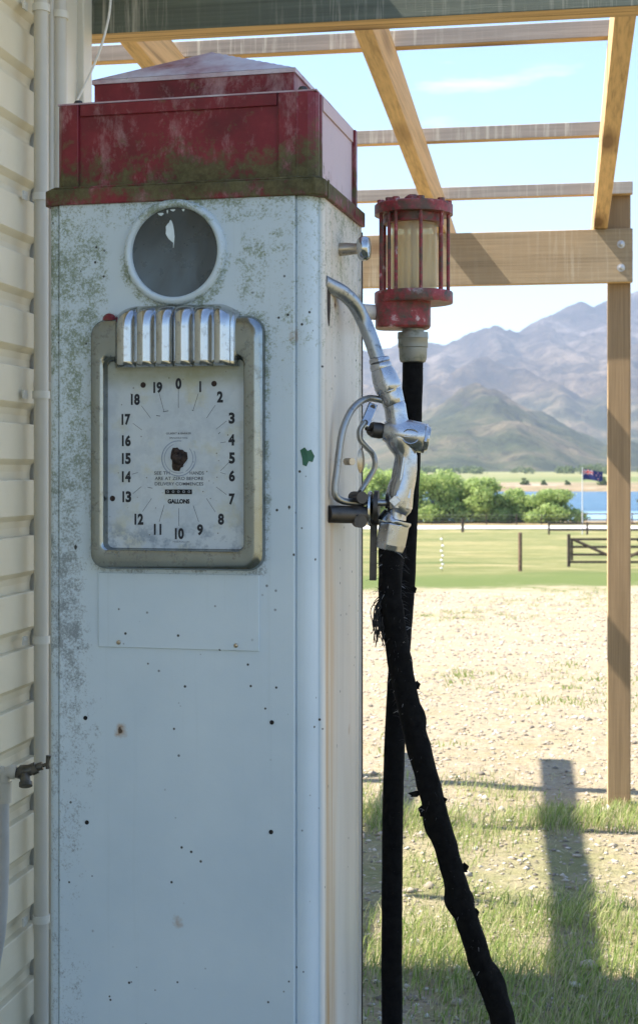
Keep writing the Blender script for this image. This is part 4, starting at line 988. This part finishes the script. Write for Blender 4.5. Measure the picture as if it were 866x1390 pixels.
# fraying: short hairs everywhere on the nozzle side, a fringe near the top, torn flaps
b = MB(); b2 = MB()
Bp = catmull(B, 20)
for k in range(420):
    i = rng.randrange(0, len(Bp) - 1); p = np.array(Bp[i]); a = rng.uniform(0, 2 * PI); d_ = np.array((math.cos(a), math.sin(a) * .8, rng.uniform(-.6, .3)))
    q = p + d_ / np.linalg.norm(d_) * .0205; L_ = rng.uniform(.004, .013) * (1.6 if i < 60 else 1)
    e = q + d_ * L_ + np.array((rng.uniform(-.5, .5), rng.uniform(-.5, .5), rng.uniform(-1, .5))) * L_ * .7
    (b2 if rng.random() < .16 else b).tube([q, (q + e) / 2 + np.array((0, 0, .002)), e], [.0005, .0004, .0002], 3)
for k in range(200):
    i = rng.randrange(0, 140); p = np.array(path[i]); a = rng.uniform(0, 2 * PI); d_ = np.array((math.cos(a), math.sin(a), rng.uniform(-.5, .5)))
    q = p + d_ / np.linalg.norm(d_) * .020; b.tube([q, q + d_ * rng.uniform(.001, .004)], [.0005, .0002], 3)
for k in range(34):
    x_ = rng.uniform(511, 522); y_ = rng.uniform(808, 832); q0 = np.array(Wd(x_ + 6, y_ - 6, ND - rng.uniform(0, .015)))
    pts_ = [q0]; 
    yy = y_; xx = x_ - rng.uniform(0, 5)
    for s_ in range(5):
        yy += rng.uniform(6, 12); xx += rng.uniform(-3.5, 3.5); pts_.append(np.array(Wd(xx, yy, ND - rng.uniform(0, .015))))
    b.tube(catmull(pts_, 3), .0009, 4)
b.build('frayed_threads', M['thread'], hose, True); b2.build('pale_fibres', M['threadpale'], hose, True)
b = MB()
for (x_, y_, w_, h_, s_) in ((566, 1078, 13, 9, -1), (601, 1086, 7, 9, 1), (575, 1100, 8, 18, -1), (581, 1120, 7, 8, -1), (566, 930, 5, 12, 1), (630, 1178, 7, 14, 1), (646, 1240, 5, 14, 1), (562, 800, 4, 10, 1)):
    c_ = []
    for (dx, dy) in ((0, -h_ / 2), (w_ * s_, -h_ * .1), (w_ * .6 * s_, h_ * .3), (w_ * .7 * s_, h_ * .5), (0, h_ / 2), (-6 * s_, 0)):
        c_.append((x_ + dx, y_ + dy))
    v = [Wd(x2, y2, ND - .004) for x2, y2 in c_] + [Wd(x2, y2, ND + .002) for x2, y2 in c_]; m_ = len(c_)
    b = MB(); b.add(v, [tuple(range(m_)), tuple(range(m_, 2 * m_))] + [(i, (i + 1) % m_, m_ + (i + 1) % m_, m_ + i) for i in range(m_)]); b.build('torn_flap', M['rubber'], hose, True)
# ------------------------------------------------------------------ near ground cover
def poly_mesh_np(name, V, F, mat, origin=None):
    """V (n,3), F (m,k) numpy"""
    V = np.asarray(V, np.float32)
    if origin is not None: V = V - np.array(origin, np.float32)
    me = bpy.data.meshes.new(name); k = F.shape[1]
    me.vertices.add(len(V)); me.vertices.foreach_set('co', V.ravel())
    me.loops.add(F.size); me.polygons.add(len(F))
    me.polygons.foreach_set('loop_start', np.arange(0, F.size, k, dtype=np.int32))
    me.loops.foreach_set('vertex_index', F.astype(np.int32).ravel())
    me.update(calc_edges=True); me.materials.append(mat)
    o = bpy.data.objects.new(name, me); C.objects.link(o)
    if origin is not None: o.location = origin
    return o
def stones(n):
    octv = np.array([(1, 0, 0), (-1, 0, 0), (0, 1, 0), (0, -1, 0), (0, 0, 1), (0, 0, -1)], float)
    octf = np.array([(0, 2, 4), (2, 1, 4), (1, 3, 4), (3, 0, 4), (2, 0, 5), (1, 2, 5), (3, 1, 5), (0, 3, 5)])
    V = []; F = []; c = 0
    for i in range(n):
        y = 3.6 + 24 * rng.random() ** 1.7; x = rng.uniform(-.6 - .05 * y, 1.2 + y * .26)
        if rng.random() < .012: s = rng.uniform(.020, .034)
        else: s = rng.uniform(.004, .011) * (1 + y * .05)
        v = octv * s * np.array((rng.uniform(.7, 1.4), rng.uniform(.6, 1.2), rng.uniform(.35, .7))); v = v * (1 + nrg.uniform(-.25, .25, (6, 1)))
        a = rng.uniform(0, PI); ca, sa = math.cos(a), math.sin(a)
        v = np.stack([v[:, 0] * ca - v[:, 1] * sa, v[:, 0] * sa + v[:, 1] * ca, v[:, 2]], 1)
        v += (x, y, gz(x, y) + gnear(x, y) + s * .12)
        V.append(v); F.append(octf + c); c += 6
    return poly_mesh_np('gravel_stones', np.concatenate(V), np.concatenate(F), M['stone'])
tag(stones(24000), 'loose pale stones scattered over the gravel yard', 'gravel', kind='stuff')

def gden(x, y):
    m = .55 * mn.noise((x * 1.05, y * .62, 5.5)) + .45 * mn.noise((x * 2.9, y * 2.3, 1.5))
    edge = max(0, min(1, (7.35 + .5 * mn.noise((x * 1.3, 0, 2)) - y) / .9))
    v = (m + .06) * 1.7
    # clumps at the post foot and along old wheel edge
    v += 1.4 * math.exp(-((x - 1.36) ** 2 / .12 + (y - 6.15) ** 2 / .06))
    v += .9 * math.exp(-((y - 6.05 + .05 * x) / .22) ** 2) * (1 if x < 1.9 else .3)
    v += .62 * max(0, min(1, (5.3 - y) / .5)) - .35 * math.exp(-((y - 5.65) / .22) ** 2)
    return max(0, min(1, v)) * edge
def blades(name, n, mat, hl, wl, dens, dryf):
    V = np.zeros((n * 5, 3)); k = 0; tries = 0
    while k < n and tries < n * 30:
        tries += 1
        y = rng.uniform(3.3, 7.9); x = rng.uniform(-.9, .27 * y + .9)
        if rng.random() > dens(x, y): continue
        h = rng.uniform(*hl) * (.45 + .55 * gden(x, y)); w = rng.uniform(*wl)
        a = rng.uniform(0, 2 * PI); lean = rng.uniform(.15, .9) * h; ld = rng.gauss(.4, 1.3)
        z = gz(x, y) + gnear(x, y) - .004
        dx, dy = math.cos(a) * w, math.sin(a) * w; lx_, ly_ = math.cos(ld) * lean, math.sin(ld) * lean
        q = k * 5
        V[q] = (x - dx, y - dy, z); V[q + 1] = (x + dx, y + dy, z)
        V[q + 2] = (x - dx * .8 + lx_ * .35, y - dy * .8 + ly_ * .35, z + h * .6); V[q + 3] = (x + dx * .8 + lx_ * .35, y + dy * .8 + ly_ * .35, z + h * .6)
        V[q + 4] = (x + lx_, y + ly_, z + h); k += 1
    V = V[:k * 5]; b_ = np.arange(k)[:, None] * 5
    F = np.concatenate([b_ + np.array([[0, 1, 3]]), b_ + np.array([[0, 3, 2]]), b_ + np.array([[2, 3, 4]])])
    return poly_mesh_np(name, V, F, mat)
tag(blades('green_grass', 27000, M['blade_green'], (.015, .082), (.0011, .0025), gden, 0), 'green grass blades growing through the gravel near the pump', 'grass', kind='stuff')
tag(blades('dry_grass', 19000, M['blade_dry'], (.015, .085), (.0008, .0020), lambda x, y: max(.06, gden(x, y) * .9) * (1 if y < 7.4 else .3), 1), 'dry straw-coloured grass among the green blades', 'dry grass', kind='stuff')
g = np.random.default_rng(8); n = 14000
yy = 3.5 + 9 * g.random(n) ** 1.5; xx = g.uniform(-.8, 1.2, n) + g.random(n) * yy * .24; ln = g.uniform(.012, .045, n); an = g.uniform(0, 2 * PI, n); w_ = g.uniform(.0008, .0018, n)
zz = np.array([gz(a, b_) + gnear(a, b_) for a, b_ in zip(xx, yy)]) + g.uniform(.003, .010, n); tl_ = g.uniform(-.3, .5, n) * ln * .5
dx, dy = np.cos(an), np.sin(an)
V = np.stack([np.stack([xx - dy * w_, yy + dx * w_, zz], 1), np.stack([xx + dy * w_, yy - dx * w_, zz], 1), np.stack([xx + dx * ln + dy * w_, yy + dy * ln - dx * w_, zz + np.abs(tl_)], 1), np.stack([xx + dx * ln - dy * w_, yy + dy * ln + dx * w_, zz + np.abs(tl_)], 1)], 1).reshape(-1, 3)
tag(poly_mesh_np('straw_litter', V, np.arange(n * 4).reshape(-1, 4), M['blade_dry']), 'dead straw lying flat on the gravel and between the grass', 'straw', kind='stuff')
# low tufts further off in the yard
V = []; F = []; c = 0
for i in range(900):
    y = rng.uniform(7.5, 30); x = rng.uniform(-.5, 1 + y * .27)
    if mn.noise((x * .5, y * .22, 2.2)) < .12: continue
    for j in range(14):
        xx, yy = x + rng.gauss(0, .06), y + rng.gauss(0, .06); h = rng.uniform(.015, .05); w = .004; z = gz(xx, yy) + gnear(xx, yy); a = rng.uniform(0, 6.3)
        V += [(xx - w, yy, z), (xx + w, yy, z), (xx + h * .5 * math.cos(a), yy + h * .5 * math.sin(a), z + h)]; F.append((c, c + 1, c + 2)); c += 3
tag(poly_mesh_np('grass_tufts', np.array(V), np.array(F), M['blade_green']), 'small low tufts of grass dotted over the far gravel', 'grass', kind='stuff')

# ------------------------------------------------------------------ paddock fences, gate
def at(px_, y): return ((px_ - 433) * y / FPX, y, gz((px_ - 433) * y / FPX, y))
def dist_for(py_, lo=33, hi=170):
    for _ in range(50):
        m_ = (lo + hi) / 2
        if 640 + FPX * (EYE - np.interp(m_, GX, GZ)) / m_ > py_: lo = m_
        else: hi = m_
    return m_
d = dist_for(776); x, y, z = at(706, d)
b = MB(); b.lathe([(.062, -.2), (.060, .1), (.060, 1.16), (.055, 1.19), (0, 1.20)], (x, y, z), n=14)
o = b.build('fence_post', plain('brown_post_timber', (.15, .095, .06), .9, scale=9, var=.45), smooth=True, origin=(x, y, z)); tag(o, 'single round brown fence post standing alone in the paddock', 'fence post')
# electric fence stake with white insulators
x, y, z = at(600, d * 1.0)
stk = empty('electric_fence_stake', (x, y, z)); tag(stk, 'thin fence stake carrying a column of white insulators in the paddock', 'fence stake')
pk = EYE
b = MB(); b.tube([(x, y, z - .1), (x + .01, y, z + 1.08)], .006, 6); b.build('stake', M['darkpost'], stk, True)
for i, py_ in enumerate((732, 741, 748, 754.5, 760.5, 766, 771.5)):
    zz = EYE + (640 - py_) * y / FPX
    b = MB(); b.lathe([(0, -.03), (.03, -.024), (.044, 0), (.03, .02), (.012, .035), (0, .035)], (x + (.02 if i % 2 else -.02), y, zz), (.25, 0, 1), 10); b.build('insulator', plain('white_insulator', (.75, .75, .74), .4, bump=0) if i == 0 else bpy.data.materials['white_insulator'], stk, True, True)
# wires strung at the height of the insulators
b = MB(); xa = at(350, y)[0]; xb = at(706, y)[0]
for py_ in (734, 752, 768):
    zz = EYE + (640 - py_) * y / FPX; b.tube([(xa, y, zz), (x, y, zz - .01), (xb, y + .02, zz)], .0012, 4)
o = b.build('fence_wire', M['iron'], origin=(xb, y, z)); tag(o, 'thin wires strung across the paddock past the white insulators', 'fence wire')
# gate
gd = 50.0; gk = gd / FPX
gx0 = (772 - 433) * gk; gzb = gz(gx0, gd)
gate = empty('field_gate', (gx0, gd, gzb)); tag(gate, 'dark timber field gate with four rails and a diagonal brace, partly behind the square post', 'gate')
b = MB(); b.box(gx0 - .05, gx0 + .05, gd - .05, gd + .05, gzb - .2, gzb + 1.12); b.build('gate_post', M['darkpost'], gate, True, bevel=.01)
gx1 = gx0 + 3.4
for py_ in (732, 742.5, 753, 763):
    zz = EYE + (640 - py_) * gk; b = MB(); b.box(gx0 + .06, gx1, gd - .02, gd + .02, zz - .038, zz + .038); b.build('rail', M['darkpost'], gate, True)
zt1 = EYE + (640 - 732) * gk
b = MB(); b.box(gx0 + .06, gx0 + .14, gd - .045, gd - .022, gzb + .22, zt1 + .04); b.build('gate_stile', M['darkpost'], gate, True)
b = MB(); b.tube([(gx0 + .14, gd - .045, zt1), (gx0 + 1.75, gd - .045, gzb + .20)], .05, 4, flat=(.45, 1), up=(0, 1, 0)); b.build('brace', M['darkpost'], gate, True)
b = MB(); b.tube([(gx1 - .14, gd - .045, zt1), (gx0 + 1.75, gd - .045, gzb + .20)], .05, 4, flat=(.45, 1), up=(0, 1, 0)); b.build('brace', M['darkpost'], gate, True)
b = MB(); b.box(gx1 + .01, gx1 + .11, gd - .05, gd + .05, gzb - .2, gzb + 1.12); b.build('gate_post', M['darkpost'], gate, True, bevel=.01)
# post and rail fence beyond
fd = 136.0; fk = fd / FPX
def railfence(name, label, x0px, x1px, step, d_, hts, hp, mat, y_top=None, thick=.07, pw=.08):
    k_ = d_ / FPX; x0 = (x0px - 433) * k_; zb_ = gz(x0, d_)
    r_ = empty(name, (x0, d_, zb_)); tag(r_, label, 'fence')
    xs_ = np.arange(x0px, x1px + 1, step)
    for q in xs_:
        xx = (q - 433) * k_; zz = gz(xx, d_); b = MB(); b.box(xx - pw, xx + pw, d_ - pw, d_ + pw, zz - .2, zz + hp); b.build('fence_post', mat, r_, True)
    for h in hts:
        b = MB(); xa = x0; xb = (xs_[-1] - 433) * k_; nn_ = 12
        for i in range(nn_):
            p, q = xa + (xb - xa) * i / nn_, xa + (xb - xa) * (i + 1) / nn_
            b.add([(p, d_ - pw - .03, gz(p, d_) + h - thick), (q, d_ - pw - .03, gz(q, d_) + h - thick), (q, d_ - pw - .03, gz(q, d_) + h + thick), (p, d_ - pw - .03, gz(p, d_) + h + thick), (p, d_ - pw + .02, gz(p, d_) + h - thick), (q, d_ - pw + .02, gz(q, d_) + h - thick), (q, d_ - pw + .02, gz(q, d_) + h + thick), (p, d_ - pw + .02, gz(p, d_) + h + thick)],
                  [(0, 1, 2, 3), (7, 6, 5, 4), (3, 2, 6, 7), (0, 4, 5, 1)])
        b.build('rail', mat, r_, True)
    return r_
railfence('rail_fence', 'two-rail dark timber fence in front of the pale road, right of the trees', 745, 1057, 52, fd, (.42, 1.02), 1.15, M['darkpost'])
brn = plain('reddish_rail_timber', (.14, .07, .055), .9, scale=6, var=.4)
railfence('rail_fence', 'long dark rail fence above the pale road, on the lake side', 790, 1100, 34, 163.0, (.5, 1.15), 1.25, brn, thick=.06, pw=.06)
wf = empty('wire_fence', (at(500, 161)[0], 161, at(500, 161)[2])); tag(wf, 'far wire fence with thin posts along the brown bank below the willows', 'fence')
for q in (452, 505, 560, 660, 701, 735):
    x, y, z = at(q, 161); b = MB(); b.box(x - .05, x + .05, y - .05, y + .05, z - .1, z + 1.2); b.build('fence_post', M['darkpost'], wf, True)
b = MB()
for h in (.4, .75, 1.1):
    pts_ = [(at(q, 161)[0], 161, at(q, 161)[2] + h) for q in (452, 505, 560, 610, 660, 701, 735, 785)]; b.tube(pts_, .008, 4)
b.build('wire', M['galv'], wf, True)
x, y, z = at(628, 142); b = MB(); b.box(x - .13, x + .13, y - .13, y + .13, z - .2, z + 1.25); o = b.build('fence_post', M['darkpost'], origin=(x, y, z)); tag(o, 'dark square post beside the pale road, below the left willows', 'fence post')
# flagpole with the flag of the place
fx, fy = (790.5 - 433) * 136.5 / FPX, 136.5; fz = gz(fx, fy)
fp = empty('flagpole', (fx, fy, fz)); tag(fp, 'white flagpole flying a dark blue flag near the lake shore', 'flagpole')
ztop = EYE + (640 - 636) * fy / FPX
b = MB(); b.tube([(fx, fy, fz - .1), (fx, fy, ztop)], [.055, .035], 10); b.lathe([(0, 0), (.05, .04), (.05, .07), (0, .11)], (fx, fy, ztop), n=10); b.build('pole', plain('white_pole', (.6, .6, .6), .4, bump=0), fp, True, True)
FW, FH = 1.95, .98
def flagp(u, v, off=0.):
    return (fx + .05 + FW * u * .96, fy + .16 * math.sin(u * 7.5 + v * 1.2) * (.25 + u) + off, ztop - .06 - FH * (1 - v) - .10 * u + .05 * math.sin(u * 6) * (1 - .3 * v) - (.12 * u * v))
def cloth(c): return plain('flag_cloth_%d' % len(bpy.data.materials), c, .8, bump=0, var=.05)
navy = cloth((.012, .02, .13)); wht = cloth((.75, .75, .78)); redc = cloth((.55, .02, .04))
b = MB(); b.grid(lambda u, v: flagp(u, v), 30, 14); flg = b.build('flag', navy, fp, True, True)
def patch(mb, quads, off):
    for (a, b_, c_, d_) in quads:
        n_ = 6
        for s_ in (-1, 1):
            def fn(u, v, s_=s_):
                p = (a[0] * (1 - u) + b_[0] * u) * (1 - v) + (d_[0] * (1 - u) + c_[0] * u) * v; q = (a[1] * (1 - u) + b_[1] * u) * (1 - v) + (d_[1] * (1 - u) + c_[1] * u) * v
                return flagp(p, q, off * s_)
            mb.grid(fn, n_, n_)
def barq(x0, y0, x1, y1, w):
    d_ = np.array((x1 - x0, (y1 - y0) * .5)); d_ /= np.linalg.norm(d_); n_ = np.array((-d_[1], d_[0] * 2)) * w / 2
    return ((x0 - n_[0], y0 - n_[1]), (x1 - n_[0], y1 - n_[1]), (x1 + n_[0], y1 + n_[1]), (x0 + n_[0], y0 + n_[1]))
b = MB(); patch(b, [barq(.02, .53, .48, .97, .045), barq(.02, .97, .48, .53, .045)], .006); patch(b, [((.205, .5), (.295, .5), (.295, 1), (.205, 1)), ((0, .67), (.5, .67), (.5, .83), (0, .83))], .009); b.build('union_white', wht, flg, True)
b = MB(); patch(b, [barq(.02, .53, .48, .97, .018), barq(.02, .97, .48, .53, .018)], .012); patch(b, [((.225, .5), (.275, .5), (.275, 1), (.225, 1)), ((0, .70), (.5, .70), (.5, .80), (0, .80))], .015); b.build('union_red', redc, flg, True)
def star(mb, cx_, cy_, r, off):
    for s_ in (-1, 1):
        v = [flagp(cx_, cy_, off * s_)]
        for i in range(10):
            a = PI / 2 + PI * i / 5; q = r * (1 if i % 2 == 0 else .4); v.append(flagp(cx_ + q * math.cos(a) * .5, cy_ + q * math.sin(a), off * s_))
        mb.add(v, [(0, i + 1, (i + 1) % 10 + 1) for i in range(10)])
STARS = ((.75, .82, .075), (.65, .56, .085), (.86, .60, .07), (.75, .22, .095))
b = MB(); [star(b, x_, y_, r_ * 1.35, .008) for x_, y_, r_ in STARS]; b.build('star_edges', wht, flg, True)
b = MB(); [star(b, x_, y_, r_, .012) for x_, y_, r_ in STARS]; b.build('stars', redc, flg, True)

# ------------------------------------------------------------------ trees
def leafcloud(lobes, n, size, flat=.7, seed=0):
    g = np.random.default_rng(seed); out = []
    vol = np.array([a * b_ * c_ for (_, _, _, a, b_, c_) in lobes]); pr = vol ** .67 / (vol ** .67).sum()
    idx = g.choice(len(lobes), n, p=pr); L_ = np.array([l for l in lobes])
    d_ = g.normal(size=(n, 3)); d_ /= np.linalg.norm(d_, axis=1)[:, None]
    rad = g.uniform(.25, 1, n) ** .38
    # ragged outline
    rad *= 1 + .16 * g.normal(size=n) * (g.random(n) < .5)
    P = L_[idx, :3] + d_ * rad[:, None] * L_[idx, 3:]
    nrm = d_ + g.normal(size=(n, 3)) * .55; nrm /= np.linalg.norm(nrm, axis=1)[:, None]
    r1 = g.normal(size=(n, 3)); u = np.cross(nrm, r1); u /= np.linalg.norm(u, axis=1)[:, None]; w = np.cross(nrm, u)
    s = (size * g.uniform(.55, 1.4, n))[:, None]
    V = np.stack([P - u * s, P - w * s * flat, P + u * s, P + w * s * flat], 1).reshape(-1, 3)
    F = (np.arange(n)[:, None] * 4 + np.arange(4)[None]).astype(int)
    return V, F
def tree(name, label, x, y, h, wd, leaf, n, size, seed, group=None, low=.1, nl=15, trunk=.12):
    g = random.Random(seed); z = gz(x, y)
    r_ = empty(name, (x, y, z)); tag(r_, label, 'tree', group)
    lobes = []
    for i in range(nl):
        a = g.uniform(0, 2 * PI); hh = g.uniform(low + .14, .86); q = math.sqrt(max(0, 1 - ((hh - .42) / .62) ** 2)) * g.uniform(.25, .72)
        s_ = g.uniform(.20, .34)
        lobes.append((x + math.cos(a) * q * wd / 2, y + math.sin(a) * q * wd / 2, z + hh * h, s_ * wd * .62, s_ * wd * .62, s_ * h * .55))
    lobes.append((x, y, z + h * (low + .32), wd * .30, wd * .3, h * .30))
    if low < .05:
        for q in (-.3, 0, .3): lobes.append((x + q * wd, y - .3, z + h * .16, wd * .22, wd * .25, h * .17))
    V, F = leafcloud(lobes, n, size, seed=seed)
    keep = V.reshape(-1, 4, 3)[:, :, 2].min(1) > z + low * h * .3 - .05; V = V.reshape(-1, 4, 3)[keep].reshape(-1, 3); F = np.arange(len(V)).reshape(-1, 4)
    c_ = poly_mesh_np('crown', V - np.array((x, y, z)), F, leaf); c_.parent = r_
    b = MB(); b.tube(catmull([(0, 0, -.2), (g.uniform(-.02, .02) * h, 0, h * .2), (g.uniform(-.05, .05) * h, 0, h * .5), (g.uniform(-.06, .06) * h, 0, h * .8)], 3), [trunk * (1 - .08 * i) for i in range(10)], 8)
    for k_ in range(6):
        a = g.uniform(0, 6.28); h0 = g.uniform(.18, .5) * h; b.tube([(0, 0, h0), (math.cos(a) * wd * .16, math.sin(a) * wd * .16, h0 + h * .15), (math.cos(a) * wd * .3, math.sin(a) * wd * .3, h0 + h * .26)], [trunk * .5, trunk * .3, trunk * .1], 6)
    t_ = b.build('trunk', M['bark'], r_); return r_
GRV = 'willows growing in a row before the lake'
specs = [(462, 170, 642, 62, 'leftmost bright green willow of the row, mostly behind the pump'),
         (503, 168, 637, 64, 'tall bright green willow just behind the nozzle, right beside the pump'),
         (545, 171, 640, 60, 'bright green willow directly behind the two black hoses'),
         (585, 168, 636, 66, 'tallest rounded willow in the row, just right of the black hoses'),
         (622, 171, 645, 58, 'green willow right of the tallest one, over the dark roadside post'),
         (652, 168, 650, 56, 'green willow in the middle of the row, where the row starts to drop'),
         (690, 170, 665, 50, 'low willow bush where the lake first shows above the row'),
         (719, 171, 673, 44, 'lowest willow bush, between the low bush and the rounded end willow'),
         (753, 167, 663, 64, 'rounded green willow at the right end of the row, beside the flagpole')]
for i, (px_, d_, yt, w_, lab) in enumerate(specs):
    k_ = d_ / FPX; x = (px_ - 433) * k_; zt = EYE + (640 - yt) * k_; h = zt - gz(x, d_)
    tree('willow_tree', lab, x, d_, h * 1.06, w_ * k_ * 1.38, M['willow'], 8000, .16, 40 + i, GRV, low=.02, nl=20)
x, y, z = at(912, 40.0)
tree('garden_tree', 'dark green and rust-tinged tree at the right edge, behind the square post', x, y, 5.4, 2.1, M['conifer'], 7000, .055, 77, low=.12, nl=22)
FG = 'small trees on the far shore of the lake'
far = [(520, 653, 9, 'small far-shore tree seen beside the nozzle'), (606, 651, 8, 'small far-shore tree above the tallest willow'), (640, 652, 7, 'little far-shore tree above the middle willows'),
       (668, 664, 8, 'small grey-green bush on the far bank above the lowest willows'), (712, 665, 13, 'wide low bush at the far water edge, over the lowest willows'), (738, 664, 9, 'small bush at the far water edge above the rounded end willow'), (770, 665, 8, 'small bush at the far water edge just left of the flagpole'),
       (818, 666, 17, 'round green tree at the far water edge, between flag and square post')]
for i, (px_, yb, w_, lab) in enumerate(far):
    d_ = 566 if yb > 660 else 640; k_ = d_ / FPX; x = (px_ - 433) * k_
    tree('shore_tree', lab, x, d_, w_ * k_ * .72, w_ * k_, M['farleaf'], 420, .32, 90 + i, FG, low=.0, nl=6, trunk=.1)
# shelter-belt trees on the plain at the foot of the mountains
k_ = 1250 / FPX
V = []; lob = []
g = random.Random(5)
for i in range(150):
    px_ = g.uniform(380, 1100); d_ = g.uniform(1150, 1420); s_ = g.uniform(2.0, 4.5) * (1.3 if px_ > 760 else 1)
    if mn.noise((px_ * .02, 0, 1)) < -.08 and px_ < 760: continue
    x = (px_ - 433) * d_ / FPX; lob.append((x, d_, gz(x, d_) + s_ * .6, s_ * 1.6, s_ * 1.3, s_))
V, F = leafcloud(lob, 16000, .9, seed=3); o = poly_mesh_np('shelter_belt', V, F, M['farleaf']); tag(o, 'far-off belt of trees along the foot of the mountains', 'woodland', kind='stuff')

# ------------------------------------------------------------------ haze
b = MB(); b.box(-16800, 16800, -8300, 10400, -14, 860)
hm = bpy.data.materials.new('haze_air'); hm.use_nodes = True; nt = hm.node_tree; nt.nodes.clear()
pv = nt.nodes.new('ShaderNodeVolumePrincipled'); pv.inputs['Density'].default_value = HAZE; pv.inputs['Color'].default_value = (.70, .82, 1.0, 1); pv.inputs['Anisotropy'].default_value = 0.2
ou = nt.nodes.new('ShaderNodeOutputMaterial'); nt.links.new(pv.outputs[0], ou.inputs['Volume'])
o = b.build('haze', hm); tag(o, 'pale blue haze in the air', 'haze', kind='stuff')
